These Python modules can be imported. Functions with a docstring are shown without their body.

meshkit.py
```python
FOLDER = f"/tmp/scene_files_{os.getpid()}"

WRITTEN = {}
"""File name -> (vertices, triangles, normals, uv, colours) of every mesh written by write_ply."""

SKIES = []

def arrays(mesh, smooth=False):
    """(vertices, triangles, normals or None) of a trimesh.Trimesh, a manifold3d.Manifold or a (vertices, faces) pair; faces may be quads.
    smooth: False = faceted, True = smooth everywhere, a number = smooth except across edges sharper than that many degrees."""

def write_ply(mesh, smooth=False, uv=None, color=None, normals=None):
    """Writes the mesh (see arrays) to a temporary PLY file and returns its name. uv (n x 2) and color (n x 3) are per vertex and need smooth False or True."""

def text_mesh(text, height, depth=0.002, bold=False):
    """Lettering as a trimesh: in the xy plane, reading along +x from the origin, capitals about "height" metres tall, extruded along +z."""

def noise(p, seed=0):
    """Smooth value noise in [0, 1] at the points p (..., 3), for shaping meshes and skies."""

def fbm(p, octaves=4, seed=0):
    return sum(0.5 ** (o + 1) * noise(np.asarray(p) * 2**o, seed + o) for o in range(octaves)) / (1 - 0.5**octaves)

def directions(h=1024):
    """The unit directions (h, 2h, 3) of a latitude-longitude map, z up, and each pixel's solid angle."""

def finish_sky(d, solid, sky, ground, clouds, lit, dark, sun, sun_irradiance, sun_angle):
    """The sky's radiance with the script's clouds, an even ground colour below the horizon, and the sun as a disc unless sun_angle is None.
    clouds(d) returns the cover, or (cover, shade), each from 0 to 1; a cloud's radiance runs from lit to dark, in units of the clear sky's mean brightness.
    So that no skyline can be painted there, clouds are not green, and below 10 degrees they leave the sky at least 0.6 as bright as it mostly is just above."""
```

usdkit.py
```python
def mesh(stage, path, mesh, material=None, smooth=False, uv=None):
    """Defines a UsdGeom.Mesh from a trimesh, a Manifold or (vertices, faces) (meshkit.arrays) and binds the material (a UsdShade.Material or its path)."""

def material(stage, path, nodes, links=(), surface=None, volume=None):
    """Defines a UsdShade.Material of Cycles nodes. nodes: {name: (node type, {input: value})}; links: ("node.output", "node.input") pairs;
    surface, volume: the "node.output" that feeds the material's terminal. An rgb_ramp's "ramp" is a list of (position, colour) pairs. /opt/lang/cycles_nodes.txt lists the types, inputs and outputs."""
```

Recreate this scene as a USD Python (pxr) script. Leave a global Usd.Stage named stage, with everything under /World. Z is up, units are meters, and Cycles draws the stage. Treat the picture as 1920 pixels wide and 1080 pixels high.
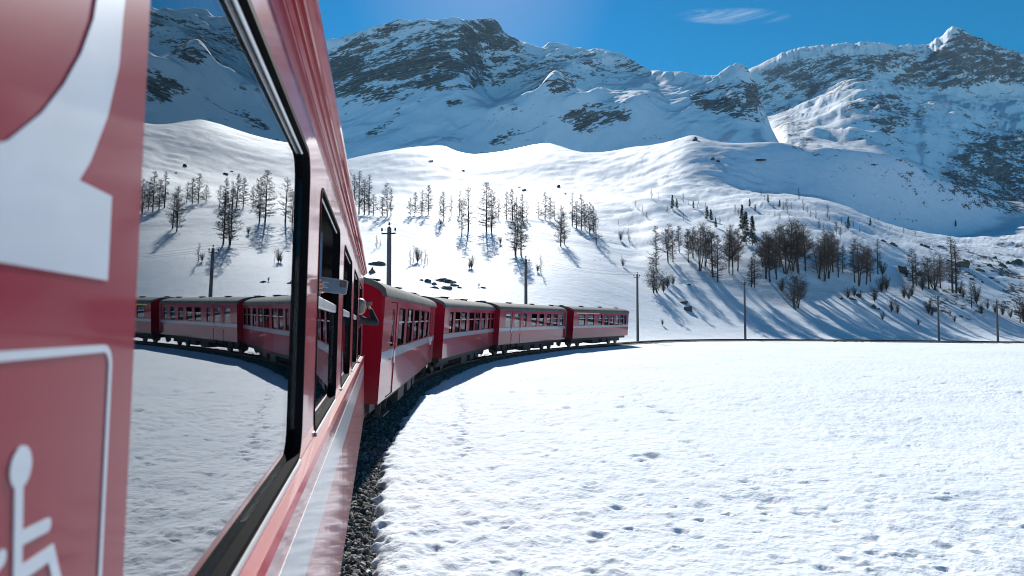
import math, random
import numpy as np, trimesh, manifold3d, shapely
from shapely.geometry import Polygon, LineString, box as sbox
from shapely.ops import unary_union
from scipy.interpolate import PchipInterpolator
from scipy.ndimage import gaussian_filter1d, gaussian_filter
from pxr import Usd, UsdGeom, UsdLux, UsdShade, Gf, Sdf, Vt
import usdkit, meshkit

random.seed(7); RNG = np.random.default_rng(7)
stage = Usd.Stage.CreateInMemory()
UsdGeom.SetStageUpAxis(stage, 'Z')
UsdGeom.Xform.Define(stage, '/World')

# ------------------------------------------------------------------ camera, sky, sun
FPX, PITCH, EYE = 1300.0, 0.0458, 2.41          # focal length in pixels of a 1920 wide picture, tilt up, eye above the rail
cam = UsdGeom.Camera.Define(stage, '/World/camera')
cam.CreateHorizontalApertureAttr(36.0)
cam.CreateFocalLengthAttr(36.0 * FPX / 1920)
cam.CreateClippingRangeAttr((0.05, 30000.0))
cam.CreateFStopAttr(5.6); cam.CreateFocusDistanceAttr(45.0)
cam.CreateExposureAttr(0.52)
HAZE = 0.000014                                   # how much of the light the air scatters per metre
cp, sp = math.cos(PITCH), math.sin(PITCH)
cam.AddTransformOp().Set(Gf.Matrix4d(1, 0, 0, 0, 0, -sp, cp, 0, 0, -cp, -sp, 0, 0, 0, EYE, 1))

SUN_AZ, SUN_EL = math.radians(-2.6), math.radians(30.5)
SUN = np.array([math.sin(SUN_AZ) * math.cos(SUN_EL), math.cos(SUN_AZ) * math.cos(SUN_EL), math.sin(SUN_EL)])
sun = UsdLux.DistantLight.Define(stage, '/World/sun_light')
sun.CreateIntensityAttr(1.25); sun.CreateAngleAttr(0.53); sun.CreateNormalizeAttr(True)
sun.CreateColorAttr(Gf.Vec3f(1.0, 0.97, 0.925))
zx = SUN; xx = np.cross([0, 0, 1.0], zx); xx /= np.linalg.norm(xx); yx = np.cross(zx, xx)
sun.AddTransformOp().Set(Gf.Matrix4d(*xx, 0, *yx, 0, *zx, 0, 0, 0, 100, 1))

def px_dir(x, y):
    """Direction (right, forward, up) seen at a pixel of the photograph."""
    u = (540 - y) / FPX
    return np.array([(x - 960) / FPX, cp - u * sp, sp + u * cp])

dome = UsdLux.DomeLight.Define(stage, '/World/sky')
c1 = px_dir(1372, 30); c1 /= np.linalg.norm(c1)
# a thin wisp of cirrus: noise kept to a low ellipse about one direction
ct = np.array([1, 0, 0.0]) - c1 * c1[0]; ct /= np.linalg.norm(ct); cu = np.cross(ct, c1)
SKY_N = {
    'sky': ('sky_texture', dict(sky_type='single_scattering', sun_disc=False, sun_elevation=SUN_EL, sun_rotation=SUN_AZ, altitude=2200.0, air_density=1.0, aerosol_density=0.9, ozone_density=1.6)),
    'co': ('texture_coordinate', {}),
    'da': ('vector_math', dict(math_type='dot_product', vector2=tuple(ct + 0.32 * cu))),
    'db': ('vector_math', dict(math_type='dot_product', vector2=tuple(cu))),
    'dc': ('vector_math', dict(math_type='dot_product', vector2=tuple(c1))),
    'a2': ('math', dict(math_type='divide', value2=0.075)), 'b2': ('math', dict(math_type='divide', value2=0.011)),
    'a3': ('math', dict(math_type='multiply')), 'b3': ('math', dict(math_type='multiply')),
    'ab': ('math', dict(math_type='add')),
    'm1': ('map_range', dict(from_min=0.0, from_max=1.0, to_min=1.0, to_max=0.0, clamp=True)),
    'fw': ('math', dict(math_type='greater_than', value2=0.5)),
    'mp': ('mapping', dict(mapping_type='point', rotation=(0.0, 0.35, 0.0), scale=(9.0, 9.0, 60.0))),
    'nz': ('noise_texture', dict(scale=1.0, detail=7.0, roughness=0.62, distortion=0.9)),
    'm2': ('map_range', dict(from_min=0.42, from_max=0.72, to_min=0.0, to_max=1.0, clamp=True)),
    'k1': ('math', dict(math_type='multiply')), 'k2': ('math', dict(math_type='multiply')), 'k3': ('math', dict(math_type='multiply', value2=0.65)),
    'hs': ('hsv', dict(hue=0.486, saturation=2.1, value=1.0)),
    'cl': ('mix_color', dict(blend_type='mix', b=(9.5, 10.5, 11.5), use_clamp=False)),
    'bg': ('background_shader', dict(strength=0.06))}
SKY_L = [('co.generated', 'da.vector1'), ('co.generated', 'db.vector1'), ('co.generated', 'dc.vector1'), ('da.value', 'a2.value1'), ('db.value', 'b2.value1'),
         ('a2.value', 'a3.value1'), ('a2.value', 'a3.value2'), ('b2.value', 'b3.value1'), ('b2.value', 'b3.value2'), ('a3.value', 'ab.value1'), ('b3.value', 'ab.value2'),
         ('ab.value', 'm1.value'), ('dc.value', 'fw.value1'), ('co.generated', 'mp.vector'), ('mp.vector', 'nz.vector'), ('nz.fac', 'm2.value'),
         ('m1.result', 'k1.value1'), ('m2.result', 'k1.value2'), ('k1.value', 'k2.value1'), ('fw.value', 'k2.value2'), ('k2.value', 'k3.value1'),
         ('sky.color', 'hs.color'), ('hs.color', 'cl.a'), ('k3.value', 'cl.fac'), ('cl.result', 'bg.color')]
UsdGeom.Scope.Define(stage, '/World/Looks')
sky_m = usdkit.material(stage, '/World/Looks/sky_look', SKY_N, SKY_L, surface='bg.background')
UsdShade.MaterialBindingAPI.Apply(dome.GetPrim()).Bind(sky_m)

# ------------------------------------------------------------------ helpers
def mat(name, nodes, links=(), surface='p.BSDF'):
    return usdkit.material(stage, '/World/Looks/' + name, nodes, links, surface=surface)

def plain(name, color, rough=0.5, metallic=0.0, coat=0.0, noise=0.12, scale=6.0, bump=0.0, spec=0.5):
    """A paint, metal or fabric with a slight uneven tone."""
    c = np.array(color)
    n = {'t': ('texture_coordinate', {}), 'n': ('noise_texture', dict(scale=scale, detail=5.0, roughness=0.6)),
         'r': ('rgb_ramp', dict(ramp=[(0.3, tuple(c * (1 - noise))), (0.7, tuple(np.minimum(c * (1 + noise), 1)))])),
         'p': ('principled_bsdf', dict(roughness=rough, metallic=metallic, coat_weight=coat, coat_roughness=0.08, specular_ior_level=spec))}
    l = [('t.object', 'n.vector'), ('n.fac', 'r.fac'), ('r.color', 'p.base_color')]
    if bump:
        n['b'] = ('bump', dict(strength=bump, distance=0.01)); l += [('n.fac', 'b.height'), ('b.normal', 'p.normal')]
    return mat(name, n, l)

USED = {}
def fresh(parent, name):
    k = (parent, name); i = USED.get(k, -1) + 1; USED[k] = i
    return f'{parent}/{name}' + (f'_{i:03d}' if i else '')

def tag(prim, label=None, category=None, group=None, kind=None):
    prim = prim.GetPrim() if hasattr(prim, 'GetPrim') else prim
    for k, v in (('label', label), ('category', category), ('group', group), ('kind', kind)):
        if v: prim.SetCustomDataByKey(k, v)
    return prim

def obj(name, mesh, material, parent='/World', smooth=False, label=None):
    parent = parent if isinstance(parent, str) else str(parent.GetPath())
    m = usdkit.mesh(stage, fresh(parent, name), mesh, material, smooth=smooth)
    if label: m.GetPrim().SetCustomDataByKey('label', label)
    return m

def thing(name, label=None, category=None, loc=(0, 0, 0), rotz=0.0, group=None, kind=None, matrix=None, scale=None):
    x = UsdGeom.Xform.Define(stage, fresh('/World', name))
    if matrix is not None: x.AddTransformOp().Set(matrix)
    else:
        x.AddTranslateOp().Set(Gf.Vec3d(*map(float, loc)))
        if rotz: x.AddRotateZOp().Set(float(math.degrees(rotz)))
        if scale is not None: x.AddScaleOp().Set(Gf.Vec3f(*map(float, scale)))
    tag(x, label, category, group, kind)
    return x

def cat(*ms):
    return trimesh.util.concatenate([m for m in ms if m is not None])

def bx(x0, x1, y0, y1, z0, z1):
    m = trimesh.creation.box([x1 - x0, y1 - y0, z1 - z0]); m.apply_translation([(x0 + x1) / 2, (y0 + y1) / 2, (z0 + z1) / 2]); return m

def rbox(x0, x1, y0, y1, z0, z1, r=0.02):
    """A box with chamfered edges."""
    c = np.array([(x0 + x1) / 2, (y0 + y1) / 2, (z0 + z1) / 2]); h = np.array([x1 - x0, y1 - y0, z1 - z0]) / 2
    r = min(r, h.min() * 0.9); pts = []
    for s in np.ndindex(2, 2, 2):
        s = np.array(s) * 2 - 1
        for k in range(3):
            o = h - r; o[k] = h[k]; pts.append(c + s * o)
    return trimesh.convex.convex_hull(np.array(pts))

def tube(points, radii, sides=6, cap=True):
    """A tapered tube along a polyline."""
    p = np.asarray(points, float); r = np.broadcast_to(np.asarray(radii, float), (len(p),))
    t = np.gradient(p, axis=0); t /= np.linalg.norm(t, axis=1, keepdims=True) + 1e-12
    a = np.cross(t, np.where(np.abs(t[:, 2:]) < 0.9, [0, 0, 1.0], [1.0, 0, 0])); a /= np.linalg.norm(a, axis=1, keepdims=True) + 1e-12
    b = np.cross(t, a); g = np.arange(sides) * 2 * np.pi / sides
    v = p[:, None] + r[:, None, None] * (np.cos(g)[None, :, None] * a[:, None] + np.sin(g)[None, :, None] * b[:, None])
    i, j = np.meshgrid(np.arange(len(p) - 1), np.arange(sides), indexing='ij')
    q = np.stack([i * sides + j, i * sides + (j + 1) % sides, (i + 1) * sides + (j + 1) % sides, (i + 1) * sides + j], -1).reshape(-1, 4)
    f = np.vstack([q[:, [0, 1, 2]], q[:, [0, 2, 3]]]); v = v.reshape(-1, 3)
    if cap:
        f = np.vstack([f] + [[[o, o + k + 1, o + k] if o == 0 else [o, o + k, o + k + 1] for k in range(1, sides - 1)] for o in (0, len(v) - sides)])
    return trimesh.Trimesh(v, f, process=False)

def extrude(poly, axis, lo, hi):
    """Extrudes a shapely polygon: axis 'x': polygon in (y, z); 'y': polygon in (x, z); 'z': polygon in (x, y)."""
    out = []
    for g in getattr(poly, 'geoms', [poly]):
        m = trimesh.creation.extrude_polygon(g, hi - lo, engine='earcut'); v = np.array(m.vertices); a, b, c = v[:, 0], v[:, 1], v[:, 2] + lo
        if axis == 'x': w, flip = np.stack([c, a, b], 1), False
        elif axis == 'y': w, flip = np.stack([a, c, b], 1), True
        else: w, flip = np.stack([a, b, c], 1), False
        out.append(trimesh.Trimesh(w, m.faces[:, ::-1] if flip else m.faces, process=False))
    return cat(*out)

def rrect(x0, x1, y0, y1, r):
    return sbox(x0 + r, y0 + r, x1 - r, y1 - r).buffer(r, quad_segs=5)

def nz(x, y, s, seed=0, oct=4):
    return meshkit.fbm(np.stack([np.asarray(x) / s, np.asarray(y) / s, np.full(np.shape(x), 0.37 + seed * 3.1)], -1), oct, seed) - 0.5

# ------------------------------------------------------------------ the line of the track
def side_pts():
    """Mid points of the inner side of each coach, moved to the middle of the track."""
    out = []
    a = math.radians(-10.95); fw = np.array([math.sin(a), math.cos(a)]); rt = np.array([math.cos(a), -math.sin(a)])
    for s in (-26, -16, -8, 0.5, 11.5): out.append(np.r_[fw * s - rt * (1.525 + (0.0 if s > -1 else (s + 1) ** 2 / 170.0)), -0.01 * s if s > 0 else 0.06])
    for (x, y, a, L, z, g) in COACH:
        fw = np.array([math.sin(a), math.cos(a)]); rt = np.array([math.cos(a), -math.sin(a)])
        for s in (2.4, L - 2.4): out.append(np.r_[np.array([x, y]) + fw * s - rt * 1.36, z + g * s - 0.02])
    out += [np.array(q, float) for q in ((19.6, 82.3, .06), (30.4, 90.6, -.1), (43.6, 96.7, -.32), (57.4, 100.6, -.55), (85, 108.2, -1.0), (130, 120.5, -1.5), (220, 145, -2.2))]
    return np.array(out)
# inner lower edge of each coach: x, y, heading, length, height, grade
COACH = [(-2.77, 14.114, -.039, 14.42, -.09, .002), (-3.045, 29.709, .131, 14.378, -.04, .005), (-.91, 43.263, .369, 14.283, .05, .001), (4.933, 57.164, .495, 13.785, .078, .0)]
_sp = side_pts(); _d = np.r_[0, np.cumsum(np.linalg.norm(np.diff(_sp[:, :2], axis=0), axis=1))]
from scipy.interpolate import make_smoothing_spline
_ss = np.linspace(0, _d[-1], 600)
TRACK = np.stack([make_smoothing_spline(_d, _sp[:, k], lam=12.0)(_ss) for k in range(3)], 1)
from scipy.spatial import cKDTree
_tree = cKDTree(TRACK[:, :2])
_tt = np.gradient(TRACK[:, :2], axis=0); _tt /= np.linalg.norm(_tt, axis=1, keepdims=True)
TRN = np.stack([_tt[:, 1], -_tt[:, 0]], 1)       # towards the inside of the curve (right)
def track_at(X, Y):
    """(signed distance from the middle of the track, + on the inner side; rail height there)"""
    shp = np.shape(X); q = np.stack([np.ravel(X), np.ravel(Y)], 1)
    _, i = _tree.query(q); dv = q - TRACK[i, :2]
    return (dv * TRN[i]).sum(1).reshape(shp), TRACK[i, 2].reshape(shp), _ss[i].reshape(shp)

# ------------------------------------------------------------------ terrain
def curve(pts, xs, smooth=0.0):
    p = np.array(sorted(pts), float); v = PchipInterpolator(p[:, 0], p[:, 1], extrapolate=False)(np.clip(xs, p[0, 0], p[-1, 0]))
    return gaussian_filter1d(v, smooth, mode='nearest') if smooth else v

def tan_of(y):
    u = (540 - np.asarray(y, float)) / FPX
    return (sp + u * cp) / (cp - u * sp)

XP = np.r_[np.arange(-420, 556, 9.0), np.arange(556, 1996, 1.75), np.arange(1996, 2700, 9.0)]   # columns
NC = len(XP); KAP = (XP - 960) / FPX / cp
_fine = np.arange(-420, 2700, 2.0)
def col(pts, smooth=0):
    """A control line given at pixels, on every column; smoothed over so many pixels."""
    v = curve(pts, _fine, smooth / 2.0 if smooth else 0)
    return np.interp(XP, _fine, v)

CREST1 = [(-400, 200), (200, 150), (480, 120), (560, 95), (590, 86), (615, 79), (640, 72), (680, 61), (700, 52), (722, 47), (745, 41), (770, 42), (800, 40), (825, 41), (850, 37), (868, 40), (885, 39), (915, 38), (926, 40),
          (937, 52), (945, 65), (965, 80), (990, 93), (1004, 98), (1018, 101), (1030, 97), (1046, 95), (1060, 98), (1080, 106), (1095, 102), (1110, 103), (1140, 101), (1158, 103), (1172, 108), (1190, 118), (1205, 128), (1240, 137),
          (1275, 142), (1300, 143), (1350, 145), (1358, 139), (1375, 127), (1392, 123), (1405, 130), (1420, 150), (1440, 180), (1460, 206), (1485, 242), (1508, 270), (1535, 296), (1600, 310), (2700, 420)]
CREST2 = [(-400, 260), (1330, 175), (1395, 150), (1415, 134), (1430, 128), (1455, 116), (1480, 106), (1500, 103), (1520, 100), (1545, 99), (1570, 99), (1590, 97), (1615, 94), (1640, 90), (1665, 86), (1682, 90), (1700, 92), (1735, 95),
          (1748, 92), (1760, 85), (1780, 70), (1792, 60), (1803, 54), (1815, 60), (1825, 65), (1842, 72), (1860, 80), (1875, 89), (1890, 95), (1920, 105), (2000, 130), (2150, 150), (2300, 165), (2700, 220)]
def knots():
    """For every column: depths and heights of the control points of the ground beyond the track."""
    dz = lambda y, Y: EYE + Y * tan_of(y)
    K = []
    ytr = np.interp(XP, [709, 720, 760, 817, 931, 1063, 1181, 1300, 1427, 1566, 1719, 1977, 2300, 2700], [8, 17, 22, 31, 43, 56, 70, 80, 90, 97, 102, 110, 122, 135])
    ytr = gaussian_filter1d(np.where(XP < 709, 12, ytr), 6)
    YA = ytr + 13 + 10 * np.clip((900 - XP) / 300, 0, 1)
    dd, zt, _ = track_at(KAP * YA, YA)
    K.append((YA, zt + 0.15))
    YB = col([(500, 100), (700, 108), (1000, 122), (1100, 123), (1200, 120), (1300, 122), (1400, 126), (1500, 130), (1600, 135), (1700, 140), (1800, 144), (1920, 150), (2400, 165)], 40)
    K.append((YB, dz(col([(500, 505), (700, 502), (900, 500), (1000, 497), (1100, 505), (1200, 548), (1300, 566), (1400, 578), (1500, 580), (1600, 568), (1700, 566), (1800, 572), (1920, 592), (2400, 600)], 40), YB)))
    YC = col([(500, 190), (800, 200), (950, 195), (1050, 186), (1150, 175), (1200, 162), (1300, 156), (1400, 153), (1500, 158), (1600, 166), (1700, 180), (1800, 192), (1920, 202), (2400, 220)], 30)
    yC = col([(500, 404), (700, 401), (800, 401), (850, 403), (900, 407), (950, 411), (1000, 419), (1050, 428), (1100, 437), (1150, 452), (1200, 470), (1300, 476), (1400, 480), (1500, 472), (1600, 470), (1700, 480), (1800, 492), (1920, 505), (2400, 540)], 16)
    K.append((YC, dz(yC, YC)))
    YD = col([(500, 235), (850, 240), (950, 245), (1000, 250), (1100, 255), (1200, 245), (1300, 250), (1400, 258), (1500, 268), (1600, 272), (1700, 280), (1790, 286), (1850, 300), (1920, 312), (2400, 330)], 24)
    yD = col([(500, 409), (700, 406), (880, 406), (930, 404), (990, 398), (1050, 388), (1100, 382), (1200, 378), (1250, 372), (1300, 372), (1400, 366), (1480, 366), (1545, 374), (1600, 392), (1640, 411), (1700, 431), (1790, 449), (1850, 440), (1920, 428), (2100, 420), (2400, 430)], 14)
    K.append((YD, dz(yD, YD)))
    # behind that edge: a hollow on the right (foot of the shaded bowl), a gentle rise on the left
    
    YE = col([(500, 555), (700, 575), (880, 600), (1030, 600), (1100, 575), (1180, 560), (1240, 520), (1270, 480), (1300, 452), (1330, 440), (1400, 408), (1500, 392), (1560, 384), (1620, 382), (1700, 386), (1750, 392), (1800, 400), (1850, 420), (1920, 470), (2400, 520)], 16)
    YE0 = YD + (YE - YD) * col([(500, .18), (1000, .18), (1300, .22), (1400, .38), (1480, .50), (1750, .48), (1900, .40), (2400, .3)], 40)
    yE0 = yD + col([(500, -14), (1000, -14), (1200, -14), (1300, -16), (1350, -12), (1420, 3), (1560, 6), (1790, 6), (1860, -8), (1920, -14), (2400, -14)], 20)
    K.append((YE0, dz(yE0, YE0)))
    yE = col([(-400, 360), (500, 352), (600, 330), (640, 316), (655, 311), (700, 302), (730, 296), (760, 291), (790, 288), (832, 284), (845, 292), (862, 302), (880, 309), (900, 307), (920, 302), (945, 299), (980, 291), (1003, 284), (1028, 278), (1046, 284), (1060, 292), (1078, 302), (1100, 306), (1140, 300), (1180, 291), (1240, 286),
              (1262, 279), (1276, 270), (1290, 263), (1304, 260), (1318, 263), (1334, 270), (1360, 273), (1400, 271), (1440, 268), (1480, 271), (1523, 280), (1550, 277), (1580, 280), (1640, 286), (1690, 294), (1726, 314), (1746, 334), (1780, 343), (1815, 354), (1850, 368), (1885, 378), (1920, 385), (2100, 380), (2400, 390)], 2)
    K.append((YE, dz(yE, YE)))
    global E_RES
    yEs = gaussian_filter1d(yE, 22); E_RES = dz(yE, YE) - dz(yEs, YE); K[-1] = (YE, dz(yEs, YE))
    wr = np.clip((XP - 1410) / 115, 0, 1); wr = wr * wr * (3 - 2 * wr)            # 0: the left massif stands behind; 1: the open right side
    lf = lambda a, b: a * (1 - wr) + b * wr
    YF = lf(YE + 120, YE + 40); K.append((YF, dz(yE + 1, YE) - lf(18, 4)))
    YG = lf(np.maximum(col([(500, 1040), (850, 1040), (940, 1150), (1060, 1160), (1180, 1080), (1400, 1040)], 30), YE + 300), YE + 240); zG = lf(dz(yE + 14, YE) + 75, dz(yE + 14, YE + 240)); K.append((YG, zG))
    Y1 = lf(col([(500, 1800), (880, 1860), (950, 2220), (1060, 2300), (1150, 2200), (1240, 1800), (1405, 1600), (2400, 1600)], 30), 1150)
    y1 = col(CREST1, 0) + 9 * nz(XP, XP * 0, 14, 73, 4) * np.clip(np.abs(XP - 935) / 40, .3, 1); y1s = col(CREST1, 16); z1 = dz(y1, Y1)
    YH = lf(YG + col([(500, .46), (860, .46), (950, .22), (1060, .24), (1180, .40), (1400, .46)], 30) * (Y1 - YG), 900); hs = col([(500, .40), (760, .36), (860, .40), (950, .30), (1060, .34), (1180, .44), (1250, .47), (1400, .47)], 40)
    z1s = dz(y1s, Y1)
    w3 = col([(870, 0), (935, 1), (1180, 1), (1250, 0)], 12); yH = col([(900, 222), (945, 216), (1000, 198), (1040, 174), (1060, 178), (1110, 193), (1180, 184), (1240, 178)], 8)
    YH = YH * (1 - w3) + 1370 * w3; zH = lf(zG + (z1s - zG) * hs, dz(yE + 14, 900)); zH = zH * (1 - w3) + dz(yH, YH) * w3; dip_ = 4 * wr * (1 - wr); zH = zH - 30 * dip_; K[-1] = (YG, zG - 22 * dip_); K.append((YH, zH))
    for fr_, yy_, Yb in ((.33, yH - col([(900, 14), (945, 16), (1000, 15), (1040, 16), (1110, 8), (1180, 10)], 8), 1640), (.66, col([(900, 135), (945, 130), (1000, 128), (1060, 122), (1180, 134), (1240, 150)], 8), 1890)):
        Yd = YH + fr_ * (Y1 - YH); zd = zH + fr_ * (lf(z1s, dz(yE + 14, 1150)) - zH); Yq = Yd * (1 - w3) + Yb * w3; K.append((Yq, zd * (1 - w3) + dz(yy_, Yb) * w3))
    z1 = lf(z1, dz(yE + 14, 1150)); K.append((Y1, z1))
    YJ = lf(Y1 + 150, 1350); K.append((YJ, lf(z1s - 60, dz(yE + 14, 1350))))
    wq = np.clip((XP - 1280) / 90, 0, 1); wq = wq * wq * (3 - 2 * wq); lq = lambda a, b: a * (1 - wq) + b * wq
    YK = lq(2150, np.maximum(1500, YJ + 120)); yK = col([(-400, 330), (1400, 300), (1500, 285), (1600, 286), (1700, 304), (1750, 330), (1800, 346), (1850, 362), (1920, 385), (2400, 390)], 20)
    K.append((YK, lq(z1s - 130, dz(yK, YK))))
    YL = lq(2400, np.maximum(YK + 600, 2750)); yL = col([(1400, 222), (1500, 214), (1560, 180), (1600, 158), (1640, 160), (1690, 182), (1740, 196), (1800, 192), (1860, 205), (1920, 196), (2400, 240)], 20)
    K.append((YL, lq(z1s - 150, dz(yL, YL))))
    YM2 = lq(2600, YL + 180); K.append((YM2, lq(z1s - 150, dz(yL + 2, YL + 220) - 4)))
    Y2 = lq(3000, 3700); jag = 15 * nz(XP, XP * 0, 26, 71, 5) + 8 * np.abs(nz(XP, XP * 0, 9, 72, 3)); z2 = dz(col(CREST2, 0) + jag * np.clip((XP - 1430) / 40, 0, 1), Y2)
    zz = lq(np.minimum(z2, EYE + Y2 * tan_of(y1s + 30)), z2); K.append((Y2, zz))
    K.append((np.full(NC, 4000.0), zz - 180)); K.append((np.full(NC, 4800.0), zz - 600))
    return np.array([k[0] for k in K]).T, np.array([k[1] for k in K]).T

KY, KZ = knots()
for _k in range(1, KY.shape[1]): KY[:, _k] = np.maximum(KY[:, _k], KY[:, _k - 1] + 6.0)
# rows in each stretch between control points
ROWS = [52, 66, 40, 12, 76, 12, 12, 130, 44, 44, 44, 8, 10, 46, 12, 76, 5, 5]
assert len(ROWS) == KY.shape[1] - 1
near_n = 470
q0, rowsY, rowsZ = 1.0 / math.sqrt(5.5), [], []
pq = np.linspace(0, 1, near_n)
for c in range(NC):
    q1 = 1.0 / math.sqrt(KY[c, 0])
    yn = np.r_[np.linspace(0.8, 5.3, 14), 1.0 / (q0 + (q1 - q0) * pq) ** 2]
    yy = [yn] + [np.linspace(KY[c, k], KY[c, k + 1], n + 1)[1:] for k, n in enumerate(ROWS)]
    yfar = np.concatenate(yy[1:]); slope = 0.02
    P = PchipInterpolator(np.r_[KY[c, 0] - 3, KY[c]], np.r_[KZ[c, 0] - 0.02, KZ[c]])
    rowsY.append(np.concatenate(yy)); rowsZ.append(np.r_[np.zeros(len(yn)), P(yfar)])
GY, GZ = np.array(rowsY), np.array(rowsZ); GX = KAP[:, None] * GY
NN = near_n + 14                                    # rows of the near field
R_END = NN + np.cumsum(ROWS)                        # row index of each control point from the second on
iB, iC, iD, iE0, iE, iF, iG, iH, iHa, iHb, i1, iJ, iK, iL, iM2, i2, i3, i4 = R_END - 1

# near field: follows the track, lumps and melt pits
def field(X, Y):
    d, zt, s = track_at(X, Y)
    wav = nz(X, Y, 9.0, 1, 3)
    edge = 1.52 + 0.5 * nz(X, Y, 1.3, 4, 3) + 0.45 * nz(X, Y, 0.3, 5, 2)
    z = zt - 0.10 - 0.18 * np.clip((Y - 55) / 30, 0, 1) * np.exp(-((np.abs(d) - 2) / 14) ** 2) + np.clip((np.abs(d) - 2) / 10, 0, 1) * 0.34 * wav - 0.12 * np.clip((d - 4) / 10, 0, 1)
    fade = np.clip(26.0 / np.maximum(Y, 1), 0.12, 1.0)
    rough = 0.035 + 0.06 * np.clip(nz(X, Y, 2.8, 8, 2) * 2.4 + 0.45, 0, 1)
    lump = nz(X, Y * 0.8, 0.34, 2, 4)
    pit = np.clip(nz(X, Y, 0.23, 3, 2) - 0.12, 0, 1) * np.clip(nz(X, Y, 1.7, 9, 2) * 3 + 0.35, 0, 1)
    pit2 = np.clip(nz(X, Y, 0.55, 13, 2) - 0.16, 0, 1) * np.clip(nz(X, Y, 4.0, 12, 2) * 4 + 0.3, 0, 1)
    z = z + fade * (rough * lump * 1.5 + 0.035 * nz(X, Y, 0.12, 14, 3) - 0.55 * pit * rough * 4 - 0.6 * pit2)
    # a line of old footprints beside the track, and hollows where the thaw has eaten deeper
    r_ = np.random.default_rng(11); pits = [(-0.0715 * q + r_.normal(0, .10), q, .05, .085) for q in np.arange(13.5, 31, .42)[::1]]
    for cx, cy, sx, sy, n in ((3.0, 9.3, 1.2, 1.1, 34), (2.6, 12.5, 1.3, 1.8, 26), (6.2, 11.5, 1.4, 1.6, 22), (1.0, 15.5, 1.6, 2.5, 22), (4.2, 7.6, 1.5, .5, 16), (0.2, 8.5, .8, 1.0, 10)):
        pits += [(r_.normal(cx, sx), r_.normal(cy, sy), r_.uniform(.015, .045), r_.uniform(.04, .095)) for _ in range(n)]
    for px_, py_, dp, rd in pits:
        near_ = (np.abs(X - px_) < 3 * rd) & (np.abs(Y - py_) < 3 * rd)
        if near_.any():
            q = ((X[near_] - px_) / 1.25) ** 2 + ((Y[near_] - py_) * 1.0) ** 2; z[near_] -= dp * np.exp(-(q / rd ** 2) ** 1.4) - .25 * dp * np.exp(-((np.sqrt(q) - 1.5 * rd) / (.5 * rd)) ** 2)
    # bank of snow along the ballast, and the trough of the track
    a = np.abs(d); edge = 1.48 + 0.35 * nz(X, Y, 0.8, 4, 3) + 0.3 * nz(X, Y, 0.16, 5, 2); inb = 1 / (1 + np.exp(-np.clip((a - edge) / 0.05, -40, 40)))
    bank = np.exp(-((a - edge - 0.35) / 0.4) ** 2) * 0.04
    deep = np.where(Y < 75, 0.3, 0.2)
    return np.where(a < 3.2, z + bank * inb - (1 - inb) * deep, z)
zn = field(GX[:, :NN], GY[:, :NN])
GZ[:, :NN] = zn

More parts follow.
